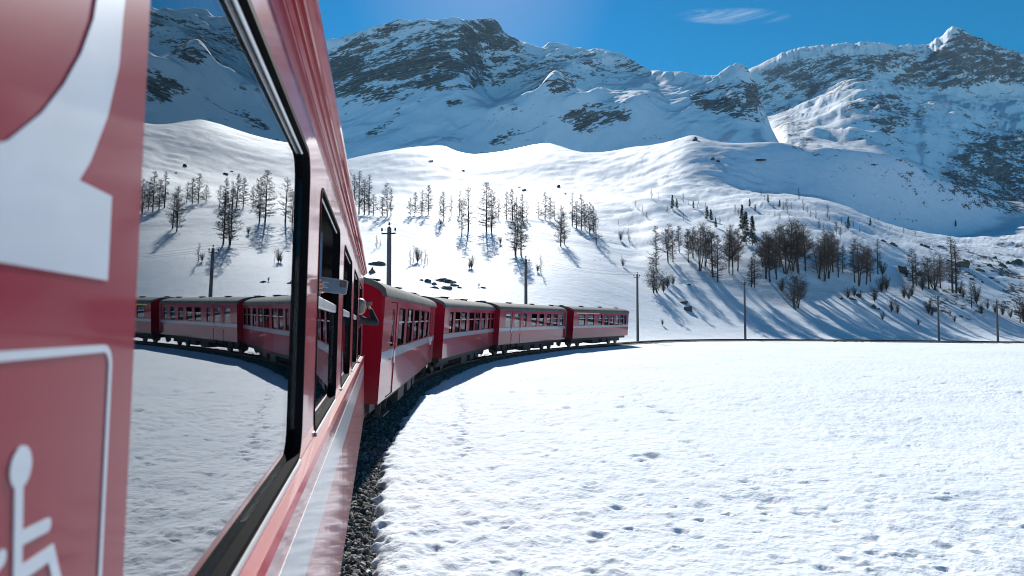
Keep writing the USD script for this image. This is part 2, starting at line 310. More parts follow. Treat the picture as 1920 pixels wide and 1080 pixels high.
# relief of the hillside and of the mountains, in metres, fading at the control lines that make skylines
def relief():
    X, Y = GX[:, NN:], GY[:, NN:]; k = np.arange(NN, GY.shape[1])
    def bump_between(a, b, p=1.0):
        t = np.clip((k - a) / max(b - a, 1), 0, 1); return (4 * t * (1 - t)) ** p
    out = np.zeros_like(X); xp = XP[:, None]
    hill = bump_between(NN, iE, 0.7)[None]
    und = nz(X, Y, 34, 21, 4) * 6.5 + np.abs(nz(X, Y, 15, 22, 3)) * 4.0 + nz(X, Y, 75, 24, 3) * 9 * np.clip((Y - 230) / 120, 0, 1) + nz(X, Y * 1.6, 6.0, 23, 4) * 1.1
    amt = np.interp(xp, [500, 1100, 1200, 1350, 1700, 1900], [.55, .6, .95, 1.1, .85, 1.0])
    out += hill * und * amt * np.clip((Y - 100) / 120, 0.12, 1.0)
    mo = 0.55 * bump_between(iF, i1, 0.5)[None]
    wx, wy = X + 90 * nz(X, Y, 260, 31, 3), Y + 90 * nz(X, Y, 260, 32, 3)
    # ribs that run down to the left, as the rock bands do
    ribs = 1 - 2 * np.abs(meshkit.fbm(np.stack([(wx * 0.8 - wy * 0.6) / 150, (wx * 0.6 + wy * 0.8) / 420, np.full(X.shape, .7)], -1), 5, 33) - .5) * 2
    big = nz(wx, wy, 330, 34, 5) * 110
    left = 1 - np.clip((xp - 1430) / 90, 0, 1)
    out += left * mo * (big * 0.7 + (ribs - .4) * 34 + nz(wx, wy, 38, 35, 4) * 9 + (1 - 4 * np.abs(nz(wx, wy, 75, 37, 4))) * 7)
    cre = np.exp(-((k - i1) / 40.0) ** 2)[None] * (k < i1 + 4)
    out += left * cre * (1 - np.exp(-((k - i1) / 7.0) ** 2)[None]) * nz(X, Y, 60, 36, 4) * 26
    r2 = bump_between(iJ, i2, 0.5)[None]
    out += (1 - left) * r2 * np.clip((Y - 1300) / 400, 0, 1) * (nz(wx, wy, 330, 41, 5) * 150 + (1 - 4 * np.abs(nz(wx, wy, 110, 42, 4))) * 22 * 1.0)
    bowl = bump_between(iE0, iE, 0.8)[None]
    out += np.clip((xp - 1400) / 80, 0, 1) * bowl * (nz(X, Y, 30, 45, 3) * 3.0)
    return out
GZ[:, NN:] += relief()
off = zn[:, -1] - KZ[:, 0]; offs = gaussian_filter1d(off, 8)
GZ[:, NN:NN + 26] += offs[:, None] * np.linspace(1, 0, 26)[None] ** 2
GZ[:, NN - 12:NN] -= (off - offs)[:, None] * np.linspace(0, 1, 12)[None] ** 2
_dh, _zh, _ = track_at(GX[:, NN:NN + 60], GY[:, NN:NN + 60]); _w = np.exp(-(np.maximum(np.abs(_dh) - 2.6, 0) / 2.5) ** 2)
GZ[:, NN:NN + 60] = GZ[:, NN:NN + 60] * (1 - _w) + (_zh - 0.28) * _w

# spurs that stand out of the shaded wall and catch the sun, given as lines across it: (pixel x, pixel y), height, half width
GT = (GZ - EYE) / GY                                 # tangent of the elevation seen from the camera
def pix(X, Y, Z):
    t = (Z - EYE) / Y; u = (t * cp - sp) / (cp + t * sp); d = cp - u * sp
    return 960 + FPX * (X / Y) * d, 540 - FPX * u
_k = np.arange(GX.shape[1])[None]
GZ += E_RES[:, None] * np.exp(-(np.maximum(iE - _k, 0) / 15.0) ** 2) * np.exp(-(np.maximum(_k - iE, 0) / 8.0) ** 2)
PX, PY = pix(GX, GY, GZ)
LEFT_ROWS = slice(iF, i1 + 1)
def at_left(x, y):
    """The point of the left massif seen at a pixel."""
    c = int(np.argmin(np.abs(XP - x))); r = np.arange(iF, i1 + 1); j = r[np.argmin(np.abs(PY[c, iF:i1 + 1] - y))]
    return GX[c, j], GY[c, j]
SPURS = [([(938, 212), (962, 200), (1000, 186), (1024, 168), (1038, 154), (1050, 150)], 16, 22), ([(962, 210), (1000, 202), (1030, 199)], 8, 18), ([(1004, 126), (1030, 112), (1050, 98)], 14, 16), ([(1060, 110), (1090, 104), (1130, 104)], 12, 18),
         ([(1100, 124), (1126, 116), (1146, 110)], 10, 12), ([(1076, 193), (1110, 186), (1150, 179), (1220, 165)], 12, 14)]
for line, h, w in SPURS:
    ls = LineString([at_left(*q) for q in line]); sub = (slice(None), slice(iF, i1 + 1))
    cells = (np.abs(GX[sub] - np.mean(ls.coords.xy[0])) < 420) & (np.abs(GY[sub] - np.mean(ls.coords.xy[1])) < 420)
    ii = np.argwhere(cells); pts = shapely.points(GX[sub][cells], GY[sub][cells]); dist = shapely.distance(pts, ls)
    add = np.zeros(GX[sub].shape); add[cells] = h * np.exp(-(dist / w) ** 2); GZ[sub] += add
PX, PY = pix(GX, GY, GZ)

# where rock shows: blurred regions seen on the slopes
def region_map():
    W, H, o = 1400, 460, (560, 20)
    from PIL import Image, ImageDraw
    acc = np.full((H, W), 0.0)
    def poly(pts, val, blur):
        im = Image.new('L', (W, H)); ImageDraw.Draw(im).polygon([(x - o[0], y - o[1]) for x, y in pts], fill=255)
        m = gaussian_filter(np.asarray(im) / 255.0, blur); acc[:] = acc * (1 - m) + (min(val, .68) - (0.02 if pts[0][0] > 1400 else 0.0)) * m
    poly([(560, 20), (1420, 20), (1420, 330), (560, 330)], 0.06, 4)
    poly([(590, 120), (640, 62), (745, 36), (930, 34), (1000, 95), (1010, 118), (960, 132), (880, 172), (790, 180), (690, 190), (610, 200)], 0.50, 8)
    poly([(605, 118), (650, 108), (700, 112), (770, 104), (800, 90), (880, 72), (905, 80), (850, 104), (800, 128), (760, 150), (690, 160), (620, 165)], 0.86, 5)
    poly([(784, 155), (830, 120), (880, 104), (898, 112), (880, 132), (830, 160), (800, 168)], 0.92, 4)
    poly([(620, 160), (690, 172), (760, 150), (780, 160), (720, 185), (640, 188)], 0.62, 5)
    poly([(900, 60), (932, 40), (962, 84), (990, 98), (940, 92)], 0.72, 6)
    poly([(915, 150), (1010, 98), (1200, 104), (1230, 140), (1080, 160), (1010, 165), (940, 160)], 0.44, 8)
    poly([(1020, 155), (1060, 148), (1085, 164), (1040, 178)], 0.8, 4)
    poly([(680, 252), (748, 208), (756, 214), (700, 258)], 0.62, 4)
    poly([(900, 268), (950, 240), (990, 236), (950, 282)], 0.50, 6); poly([(1040, 225), (1080, 195), (1190, 180), (1180, 220), (1100, 250), (1060, 240)], 0.46, 8)
    poly([(1290, 165), (1420, 150), (1470, 205), (1460, 235), (1330, 215), (1290, 190)], 0.60, 7)
    poly([(835, 188), (870, 184), (866, 200), (838, 200)], 0.62, 3)
    poly([(1415, 128), (1550, 98), (1740, 92), (1760, 90), (1640, 150), (1560, 178), (1500, 195), (1450, 180)], 0.60, 7)
    poly([(1745, 98), (1803, 54), (1920, 104), (1960, 120), (1960, 170), (1860, 150), (1780, 170), (1700, 165), (1650, 160)], 0.66, 6)
    poly([(1780, 108), (1850, 90), (1910, 110), (1890, 140), (1800, 165), (1750, 160)], 0.90, 5)
    poly([(1420, 200), (1600, 170), (1960, 170), (1960, 360), (1700, 300), (1500, 290)], 0.27, 10)
    poly([(1570, 185), (1690, 175), (1700, 205), (1640, 210)], 0.62, 6); poly([(1620, 225), (1700, 205), (1740, 215), (1660, 250)], 0.6, 5)
    poly([(1480, 290), (1560, 275), (1720, 300), (1780, 345), (1900, 400), (1800, 400), (1640, 330)], 0.22, 8)
    poly([(1440, 190), (1475, 195), (1535, 280), (1490, 280)], 0.5, 8)
    poly([(1760, 330), (1830, 240), (1960, 250), (1960, 410), (1890, 400), (1800, 360)], 0.66, 10); poly([(1850, 330), (1890, 260), (1960, 270), (1960, 400), (1880, 385)], 0.95, 6)
    poly([(1770, 450), (1820, 455), (1960, 440), (1960, 520), (1800, 500), (1700, 490)], 0.44, 8)
    return acc, o
ACC, AO = region_map()
def rock_value():
    r = np.zeros_like(GX); xi = np.clip(np.round(PX - AO[0]).astype(int), 0, ACC.shape[1] - 1); yi = np.clip(np.round(PY - AO[1]).astype(int), 0, ACC.shape[0] - 1)
    k = np.arange(GX.shape[1])[None]
    r = ACC[yi, xi]; vis = (k >= iE0); r = np.where(vis, r, 0.0)
    low = (k < iE0) & (k > NN + 30) & (XP[:, None] > 1650); r = np.where(low, ACC[yi, xi] * 0.95, r)
    return r
ROCK = rock_value()
# broken rock stands rough
m_ = ROCK[:, iF:] ; Xm, Ym = GX[:, iF:], GY[:, iF:]
keep = np.ones(GX.shape[1] - iF); keep[max(i1 - iF - 3, 0):i1 - iF + 1] = 0.25; keep[i2 - iF - 2:i2 - iF + 1] = 0.5
_lz = GZ[:, iF:] - 0.22 * Xm + 30 * nz(Xm, Ym, 90, 53, 3)
GZ[:, iF:] += np.clip(m_ - 0.35, 0, .5) * keep[None] * 11 * (np.abs(((_lz / 34) % 1) - .35) + .5 * np.abs(((_lz / 15 + .3) % 1) - .4)) * np.clip(Ym / 1800, .3, 1.2)
GZ[:, iF:] += np.clip(m_ - 0.3, 0, 1) * keep[None] * (np.abs(nz(Xm * 1.2, Ym, 26, 51, 5)) * 30 + nz(Xm, Ym, 9, 52, 3) * 6) * np.clip(Ym / 1500, .3, 1.2)

def ground_hit(x, y):
    """First point of the ground seen at a pixel of the photograph."""
    u = (540 - y) / FPX; d = cp - u * sp; kap = (x - 960) / FPX / d; t = (sp + u * cp) / d
    c = int(np.clip(np.searchsorted(KAP, kap), 1, NC - 1)); w = (kap - KAP[c - 1]) / (KAP[c] - KAP[c - 1])
    Yc = GY[c - 1] * (1 - w) + GY[c] * w; Zc = GZ[c - 1] * (1 - w) + GZ[c] * w; T = (Zc - EYE) / Yc
    j = np.nonzero((T[:-1] < t) & (T[1:] >= t))[0]
    if not len(j): j = [int(np.argmin(np.abs(T - t)))]
    j = j[0]; f = np.clip((t - T[j]) / (T[j + 1] - T[j] + 1e-12), 0, 1); Y = Yc[j] + f * (Yc[j + 1] - Yc[j])
    return np.array([kap * Y, Y, EYE + t * Y])

def ground_z(X, Y):
    kap = X / Y; c = int(np.clip(np.searchsorted(KAP, kap), 1, NC - 1)); w = np.clip((kap - KAP[c - 1]) / (KAP[c] - KAP[c - 1]), 0, 1)
    return float(np.interp(Y, GY[c - 1], GZ[c - 1]) * (1 - w) + np.interp(Y, GY[c], GZ[c]) * w)

SNOW = (0.80, 0.825, 0.86)
def snow_material(name, rocky, bump_scale, bump_dist, bump_strength=0.5, rough=0.85, spec=0.12):
    n = {'g': ('geometry', {}), 'tn': ('noise_texture', dict(scale=bump_scale, detail=6.0, roughness=0.62)),
         'b': ('bump', dict(strength=bump_strength, distance=bump_dist)),
         'tv': ('noise_texture', dict(scale=0.35, detail=4.0)), 'sr': ('rgb_ramp', dict(ramp=[(0.3, (0.70, 0.762, 0.825)), (0.7, (0.78, 0.83, 0.88))])),
         'p': ('principled_bsdf', dict(roughness=rough, specular_ior_level=spec))}
    l = [('g.position', 'tn.vector'), ('g.position', 'tv.vector'), ('tv.fac', 'sr.fac'), ('tn.fac', 'b.height'), ('b.normal', 'p.normal')]
    if not rocky:
        l += [('sr.color', 'p.base_color')]
    else:
        n |= {'a': ('attribute', dict(attribute='rock')),
              'mp': ('mapping', dict(mapping_type='point', scale=(0.62, 0.62, 1.7))),
              'm0': ('mapping', dict(mapping_type='point', rotation=(0.0, 0.42, 0.0))), 'r1': ('noise_texture', dict(scale=0.020 * rocky, detail=9.0, roughness=0.66, distortion=0.35)),
              'r2': ('noise_texture', dict(scale=0.12 * rocky, detail=5.0, roughness=0.6)),
              'q1': ('math', dict(math_type='multiply_add', value2=1.75, value3=-0.875)), 'q2': ('math', dict(math_type='multiply_add', value2=1.1)),
              'q3': ('math', dict(math_type='multiply_add', value2=0.78, value3=-0.04)), 'q4': ('math', dict(math_type='add')),
              'sx': ('separate_xyz', {}), 'q5': ('math', dict(math_type='multiply_add', value2=-0.32, value3=0.235)), 'q6': ('math', dict(math_type='add')),
              'mr': ('map_range', dict(range_type='smoothstep', from_min=0.86, from_max=0.93, to_min=0.0, to_max=1.0, clamp=True)),
              'rc': ('rgb_ramp', dict(ramp=[(0.36, (0.035, 0.033, 0.032)), (0.5, (0.125, 0.112, 0.102)), (0.64, (0.30, 0.265, 0.235))])),
              'm3': ('mapping', dict(mapping_type='point', scale=(0.016 * rocky, 0.016 * rocky, 0.22 * rocky))), 'r3': ('noise_texture', dict(scale=1.0, detail=6.0, roughness=0.65, distortion=0.4)), 'av': ('mix_float', dict(fac=0.6)), 'mx': ('mix_color', dict(blend_type='mix'))}
        l += [('g.position', 'm0.vector'), ('m0.vector', 'mp.vector'), ('mp.vector', 'r1.vector'), ('mp.vector', 'r2.vector'), ('r1.fac', 'q1.value1'), ('r2.fac', 'q2.value1'), ('q1.value', 'q2.value3'),
              ('a.fac', 'q3.value1'), ('q2.value', 'q4.value1'), ('q3.value', 'q4.value2'), ('g.normal', 'sx.vector'), ('sx.z', 'q5.value1'), ('q4.value', 'q6.value1'), ('q5.value', 'q6.value2'),
              ('q6.value', 'mr.value'), ('m0.vector', 'm3.vector'), ('m3.vector', 'r3.vector'), ('r2.fac', 'av.a'), ('r3.fac', 'av.b'), ('av.result', 'rc.fac'), ('sr.color', 'mx.a'), ('rc.color', 'mx.b'), ('mr.result', 'mx.fac'), ('mx.result', 'p.base_color')]
    return mat(name, n, l)
M_FIELD = snow_material('field_snow', 0, 11.0, 0.05, 0.75)
M_HILL = snow_material('hill_snow', 6.0, 0.8, 0.25, 0.45, 0.70, 0.05)
M_MOUNT = snow_material('mountain_snow', 1.0, 0.06, 3.0, 0.5)

def grid_mesh(name, c0, c1, r0, r1, material, label, rock=True):
    X, Y, Z, R = (a[c0:c1, r0:r1] for a in (GX, GY, GZ, ROCK)); n, m = X.shape
    i, j = np.meshgrid(np.arange(n - 1), np.arange(m - 1), indexing='ij'); o = i * m + j
    f = np.stack([o, o + m, o + m + 1, o + 1], -1).reshape(-1, 4)
    me = obj(name, (np.stack([X, Y, Z], -1).reshape(-1, 3), f), material, smooth=True)
    UsdGeom.PrimvarsAPI(me).CreatePrimvar('rock', Sdf.ValueTypeNames.FloatArray, 'vertex').Set(Vt.FloatArray.FromNumpy(R.reshape(-1).astype(np.float32)))
    tag(me, label, 'terrain', kind='structure'); return me
cS = int(np.searchsorted(XP, 1440))
grid_mesh('snow_field', 0, NC, 0, NN + 1, M_FIELD, 'open snow field inside the curve of the railway, pitted by thaw')
grid_mesh('hillside', 0, NC, NN, iE + 6, M_HILL, 'sunlit snowy hillside with terraces and knolls behind the railway')
grid_mesh('mountain', 0, cS + 1, iE + 5, GX.shape[1], M_MOUNT, 'broad shaded mountain wall with dark cliff bands under the sky')
grid_mesh('mountain_001', cS, NC, iE + 5, GX.shape[1], M_MOUNT, 'pointed rocky peak with lit snow slopes on the right')
# the rest of the valley, outside the picture: the two edge columns swept round behind the camera
aR, aL = math.atan(KAP[-1]), math.atan(KAP[0]) + 2 * math.pi; nb = 44; rows = np.r_[np.arange(0, 14, 3), np.arange(14, NN, 12), np.arange(NN, GX.shape[1], 6), GX.shape[1] - 1]
rr = [np.hypot(GX[c, rows], GY[c, rows]) for c in (NC - 1, 0)]; zz_ = [GZ[c, rows] for c in (NC - 1, 0)]
ths = np.linspace(aR, aL, nb); V = []
for th in ths:
    w = (th - aR) / (aL - aR); s = 1 - 0.45 * math.sin(math.pi * w); r = rr[0] * (1 - w) + rr[1] * w; z = zz_[0] * (1 - w) + zz_[1] * w
    x, y = r * math.sin(th), r * math.cos(th)
    if 0 < w < 1: z = np.where(z > 4, 4 + (z - 4) * s, z) + nz(x, y, 160, 61, 4) * np.clip((r - 60) / 500, 0, 1) * 70; d_, zt_, _ = track_at(x, y); z = np.where(r < 60, np.minimum(z, zt_ - 0.25), z)
    V.append(np.stack([x, y, z], 1))
V = np.array(V); n, m = V.shape[:2]; i, j = np.meshgrid(np.arange(n - 1), np.arange(m - 1), indexing='ij'); o = i * m + j
tag(obj('valley_ground', (V.reshape(-1, 3), np.stack([o, o + m, o + m + 1, o + 1], -1).reshape(-1, 4)), M_FIELD, smooth=True), 'snow covered valley floor and slopes around the railway', 'terrain', kind='structure')
near_disc = np.array([(0.95 * math.sin(a), 0.95 * math.cos(a), -0.35) for a in np.linspace(0, 2 * math.pi, 25)[:-1]])

# ------------------------------------------------------------------ materials of things
def paint(name, color, coat_rough=0.06, wob=0.10, dirt=0.0, coat=0.65):
    """Glossy vehicle paint: faint unevenness of the panels, a little road dust low down."""
    n = {'t': ('texture_coordinate', {}), 'n1': ('noise_texture', dict(scale=0.9, detail=3.0)), 'n2': ('noise_texture', dict(scale=40.0, detail=4.0)),
         'mp': ('mapping', dict(mapping_type='point', scale=(1.0, 1.0, 0.25))), 'b': ('bump', dict(strength=wob, distance=0.02)),
         'sx': ('separate_xyz', {}), 'mr': ('map_range', dict(from_min=0.75, from_max=1.5, to_min=dirt, to_max=0.0, clamp=True)), 'dm': ('math', dict(math_type='multiply')),
         'mx': ('mix_color', dict(blend_type='mix', a=color, b=(0.16, 0.13, 0.11))),
         'p': ('principled_bsdf', dict(roughness=0.38, coat_weight=coat, coat_roughness=coat_rough, specular_ior_level=0.08))}
    l = [('t.object', 'mp.vector'), ('mp.vector', 'n1.vector'), ('n1.fac', 'b.height'), ('b.normal', 'p.coat_normal'), ('t.object', 'n2.vector'), ('t.object', 'sx.vector'), ('sx.z', 'mr.value'),
         ('mr.result', 'dm.value1'), ('n2.fac', 'dm.value2'), ('dm.value', 'mx.fac'), ('mx.result', 'p.base_color')]
    return mat(name, n, l)
RED = (0.30, 0.006, 0.020)
M_RED = paint('red_paint', RED, 0.06, 0.2, 0.5)
M_REDFILM = paint('red_door_film', (0.23, 0.004, 0.020), 0.075, 0.22, 0.0, 0.33)
M_SILVER = plain('silver_stripe_paint', (0.20, 0.22, 0.26), 0.4, 0.0, 0.6)
M_WHITEF = plain('white_film', (0.46, 0.50, 0.56), 0.4, 0.0, 0.5, noise=0.05, scale=9)
M_YELLOW = plain('yellow_paint', (0.70, 0.42, 0.06), 0.4, 0.0, 0.4)
M_ROOF = plain('grey_roof_paint', (0.115, 0.118, 0.112), 0.85, noise=0.3, scale=2.5, spec=0.15)
M_BLACK = plain('black_rubber', (0.007, 0.0075, 0.009), 0.8, noise=0.2, spec=0.02)
M_ALU = plain('aluminium', (0.55, 0.57, 0.60), 0.3, 0.9, noise=0.08)
M_DARK = plain('dark_underframe', (0.028, 0.026, 0.025), 0.7, noise=0.4)
M_STEEL = plain('rusty_rail_steel', (0.075, 0.055, 0.045), 0.45, 0.6, noise=0.3)
M_WHEEL = plain('wheel_steel', (0.10, 0.09, 0.085), 0.4, 0.8)
M_GREYB = plain('grey_gangway_fabric', (0.27, 0.26, 0.24), 0.8)
M_INT = plain('dark_interior', (0.05, 0.045, 0.045), 0.8)
M_SEAT = plain('seat_fabric', (0.05, 0.055, 0.09), 0.9, noise=0.3, scale=30)
M_CURT = plain('blue_curtain', (0.06, 0.12, 0.20), 0.9, noise=0.25, scale=14)
M_WOOD = plain('tarred_pole_wood', (0.085, 0.082, 0.085), 0.85, noise=0.35, scale=9, bump=0.5)
M_PORC = plain('dark_porcelain', (0.03, 0.022, 0.02), 0.2)
M_SLEEPER = plain('sleeper_wood', (0.055, 0.045, 0.04), 0.9, noise=0.4, scale=8, bump=0.4)
M_STONE = mat('ballast_stone', {'o': ('object_info', {}), 't': ('texture_coordinate', {}), 'n': ('noise_texture', dict(scale=30.0, detail=4.0)), 'r': ('rgb_ramp', dict(ramp=[(0.0, (0.035, 0.032, 0.030)), (0.45, (0.085, 0.078, 0.072)), (0.8, (0.15, 0.135, 0.12)), (1.0, (0.27, 0.25, 0.23))])),
     'm': ('math', dict(math_type='multiply_add', value2=0.35)), 'p': ('principled_bsdf', dict(roughness=0.8))}, [('t.object', 'n.vector'), ('n.fac', 'm.value1'), ('o.random', 'm.value3'), ('m.value', 'r.fac'), ('r.color', 'p.base_color')])
M_GRAVEL = mat('gravel_bed', {'g': ('geometry', {}), 'v': ('voronoi_texture', dict(scale=16.0)), 'r': ('rgb_ramp', dict(ramp=[(0.0, (0.03, 0.028, 0.027)), (0.6, (0.075, 0.07, 0.065)), (1.0, (0.15, 0.14, 0.13))])), 's': ('separate_color', {}), 'b': ('bump', dict(strength=1.0, distance=0.05)),
     'p': ('principled_bsdf', dict(roughness=0.9))}, [('g.position', 'v.vector'), ('v.color', 's.color'), ('s.r', 'r.fac'), ('v.distance', 'b.height'), ('b.normal', 'p.normal'), ('r.color', 'p.base_color')])
def pane(name, ior, tint):
    return mat(name, {'ge': ('geometry', {}), 'e1': ('math', dict(math_type='multiply_add', value2=-2.0, value3=1.0)), 'e2': ('math', dict(math_type='power', value1=ior)), 'f': ('fresnel', {}), 't': ('transparent_bsdf', dict(color=tint)), 'g': ('glossy_bsdf', dict(color=(0.95, 0.97, 1.0), roughness=0.004)), 'm': ('mix_closure', {})},
               [('ge.backfacing', 'e1.value1'), ('e1.value', 'e2.value2'), ('e2.value', 'f.IOR'), ('f.fac', 'm.fac'), ('t.BSDF', 'm.closure1'), ('g.BSDF', 'm.closure2')], surface='m.closure')
M_PANE = pane('window_glass', 3.2, (0.62, 0.66, 0.66)); M_PANE2 = pane('coach_window_glass', 1.8, (0.5, 0.54, 0.54))

# ------------------------------------------------------------------ track: ballast bed, rails, sleepers
track = thing('track', 'single curved railway track with rails on dark ballast', 'railway track', kind='structure')
def along(s, off, z):
    """Points beside the middle of the track (off + towards the inside of the curve), z above the rail."""
    P = np.stack([np.interp(s, _ss, TRACK[:, k]) for k in range(3)], 1); N = np.stack([np.interp(s, _ss, TRN[:, k]) for k in range(2)], 1)
    N /= np.linalg.norm(N, axis=1, keepdims=True)
    return np.c_[P[:, :2] + N * np.reshape(off, (-1, 1)), P[:, 2] + z]
def ribbon(s, section, closed=True):
    """Sweeps a cross section [(offset, z), ...] along the track."""
    rings = np.stack([along(s, np.full(len(s), o), z) for o, z in section], 1); n, m = rings.shape[:2]
    i, j = np.meshgrid(np.arange(n - 1), np.arange(m if closed else m - 1), indexing='ij'); a = i * m + j; b = i * m + (j + 1) % m
    return rings.reshape(-1, 3), np.stack([a, b, b + m, a + m], -1).reshape(-1, 4)
s_all = np.arange(4.0, _d[-1] - 4, 0.8)
bed = ribbon(s_all, [(-1.85, -.45), (-1.45, -.15), (0, -.12), (1.45, -.15), (1.85, -.45)], closed=False)
obj('ballast_bed', bed, M_GRAVEL, track, smooth=True)
for o in (-0.5, 0.5):
    obj('rail', ribbon(s_all, [(o - .055, -.14), (o - .055, -.125), (o - .012, -.11), (o - .012, -.035), (o - .032, -.025), (o - .030, 0), (o + .030, 0), (o + .032, -.025), (o + .012, -.035), (o + .012, -.11), (o + .055, -.125), (o + .055, -.14)]), M_STEEL, track)
for k, s in enumerate(np.arange(20.0, 150.0, 0.66)):
    p = along(np.array([s]), [0], -.2)[0]; q = along(np.array([s]), [1.0], -.2)[0]; d = q - p; c = bx(-.9, .9, -.12, .12, 0, .06)
    c.apply_transform([[d[0], -d[1], 0, p[0]], [d[1], d[0], 0, p[1]], [0, 0, 1, p[2]], [0, 0, 0, 1]]); obj('sleeper', c, M_SLEEPER, track)

# loose ballast stones beside the near rails
def rock_mesh(seed, sub=1, rough=0.35, flat=0.75):
    m = trimesh.creation.icosphere(sub, 1.0); v = np.array(m.vertices); r = np.random.default_rng(seed)
    for _ in range(9 if sub < 2 else 14):
        n = r.normal(size=3); n /= np.linalg.norm(n); dd = v @ n; lim = r.uniform(.55, .9); v -= np.outer(np.maximum(dd - lim, 0), n)
    v *= (1 + rough * (meshkit.fbm(v * 1.3 + seed, 3, seed) - .5))[:, None]; v[:, 2] *= flat
    return trimesh.Trimesh(v, m.faces, process=False)
pi = UsdGeom.PointInstancer.Define(stage, '/World/ballast'); tag(pi, 'dark broken ballast stones along the edge of the snow beside the train', 'ballast', kind='stuff')
UsdGeom.Scope.Define(stage, '/World/ballast/stones'); rel = pi.CreatePrototypesRel()
for k in range(6):
    rel.AddTarget(obj('stone', rock_mesh(k, 1, .5, .7), M_STONE, '/World/ballast/stones').GetPath())
_, _, s_cam = track_at(np.array([0.0]), np.array([0.0])); s_cam = float(s_cam[0])
pos, scl, qs, idx = [], [], [], []
for k in range(30000):
    u = RNG.random(); s = s_cam + 2.0 + 62 * u ** 1.6; off = RNG.uniform(.55, 1.9); p = along(np.array([s]), [off], 0)[0]
    zz0 = p[2] - .16 - max(0, off - 1.45) * .55
    pos.append((p[0], p[1], zz0 + RNG.uniform(-.01, .035))); f = RNG.uniform(.55, 1.25) * .036 * (1 + .5 * u); scl.append((f * RNG.uniform(.8, 1.5), f, f * RNG.uniform(.7, 1)))
    q = RNG.normal(size=4); q /= np.linalg.norm(q); qs.append(Gf.Quath(*map(float, q))); idx.append(int(RNG.integers(6)))
pi.CreatePositionsAttr(Vt.Vec3fArray.FromNumpy(np.array(pos, np.float32))); pi.CreateScalesAttr(Vt.Vec3fArray.FromNumpy(np.array(scl, np.float32)))
pi.CreateOrientationsAttr(Vt.QuathArray(qs)); pi.CreateProtoIndicesAttr(Vt.IntArray(idx))

# ------------------------------------------------------------------ the coach in front of the lens
AZ0, GR0, CANT0 = math.radians(-10.95), -0.01, math.radians(1.0)
fw0 = np.array([math.sin(AZ0), math.cos(AZ0), GR0]); fw0 /= np.linalg.norm(fw0); r_ = np.array([math.cos(AZ0), -math.sin(AZ0), 0]); u_ = np.cross(r_, fw0)
up0 = u_ * math.cos(CANT0) + r_ * math.sin(CANT0); rt0 = r_ * math.cos(CANT0) - u_ * math.sin(CANT0)
base0 = np.array([0, 0, EYE]) - up0 * EYE
S0, A0 = 5.8, 1.57                                    # the coach's middle, along and across
def near_world(s, a, z): return base0 + fw0 * s - rt0 * a + up0 * z
c0 = near_world(S0, A0, 0)
NEAR = Gf.Matrix4d(*fw0, 0, *(-rt0), 0, *up0, 0, *c0, 1)
car = thing('railway_coach', 'nearest red railway coach at the left with mirroring windows and a white numeral 2', 'railway coach', matrix=NEAR, group='coaches of the red train')
def near(mesh):
    m = mesh.copy(); m.apply_translation([-S0, -A0, 0]); return m
def no(name, mesh, material, parent=None, smooth=False, label=None): return obj(name, near(mesh), material, parent or car, smooth, label)
SB, SF = -1.9, 13.2
low = Polygon([(.200, .78), (.236, 1.80), (.236, 1.87), (.30, 1.87), (.30, .78)])
no('lower_panel', extrude(low, 'x', .8, SF), M_RED)
lo = lambda z: .200 + (z - .78) * .036 / 1.02
no('silver_stripe', extrude(Polygon([(lo(1.54) - .0012, 1.54), (lo(1.76) - .0012, 1.76), (lo(1.76) + .01, 1.76), (lo(1.54) + .01, 1.54)]), 'x', .8, SF), M_SILVER)
no('ledge', extrude(Polygon([(.222, 1.872), (.215, 1.88), (.215, 1.892), (.228, 1.905), (.285, 1.912), (.285, 1.872)]), 'x', .8, SF), M_RED)
WIN = [(.30, 2.72, False), (3.24, 4.88, True), (5.55, 7.20, True), (7.88, 9.52, False), (10.2, 11.85, True)]
WZ0, WZ1 = 1.925, 3.06
band = sbox(.30 if False else SB, 1.915, SF, 3.18)
for a, b, o in WIN: band = band.difference(rrect(a, b, WZ0, WZ1, .11))
no('window_wall', extrude(band, 'y', .27, .315), M_RED)
for a, b, o in WIN:
    ring = rrect(a, b, WZ0, WZ1, .11); inner = rrect(a + .018, b - .018, WZ0 + .018, WZ1 - .018, .095)
    w = no('window', extrude(ring.difference(inner), 'y', .266, .315), M_BLACK)
    no('trim_strip', rbox(a + .12, b - .14, .2815, .2925, WZ1 - .032, WZ1 - .0205, .004), M_ALU, w)
    no('sill_strip', rbox(a + .06, b - .06, .258, .271, WZ0 - .016, WZ0 - .001, .003), M_ALU, w)
    if a < 1:
        no('pane', bx(a + .02, b - .02, .294, .301, WZ0 + .02, WZ1 - .02), M_PANE, w)
    else:
        no('pane', bx(a + .02, b - .02, .294, .301, WZ0 + .02, 2.50), M_PANE, w)
        no('sash_rail', rbox(a + .02, b - .02, .280, .305, 2.50, 2.555, .006), M_ALU, w)
        if o: no('pane', bx(a + .03, b - .03, .308, .313, WZ0 + .03, 2.53), M_PANE, w)
        else: no('pane', bx(a + .02, b - .02, .294, .301, 2.557, WZ1 - .02), M_PANE, w)
        no('curtain', cat(*[tube([(b - .30 + .035 * q, .40 + .012 * (q % 2), 1.98), (b - .30 + .035 * q, .40 + .012 * (q % 2), 3.03)], .022, 8) for q in range(8)]), M_CURT, w)
sh = [(.27, 3.182), (.273, 3.24), (.279, 3.30), (.286, 3.345), (.34, 3.345), (.34, 3.182)]
no('roof_shoulder', extrude(Polygon(sh), 'x', SB, SF), M_RED)
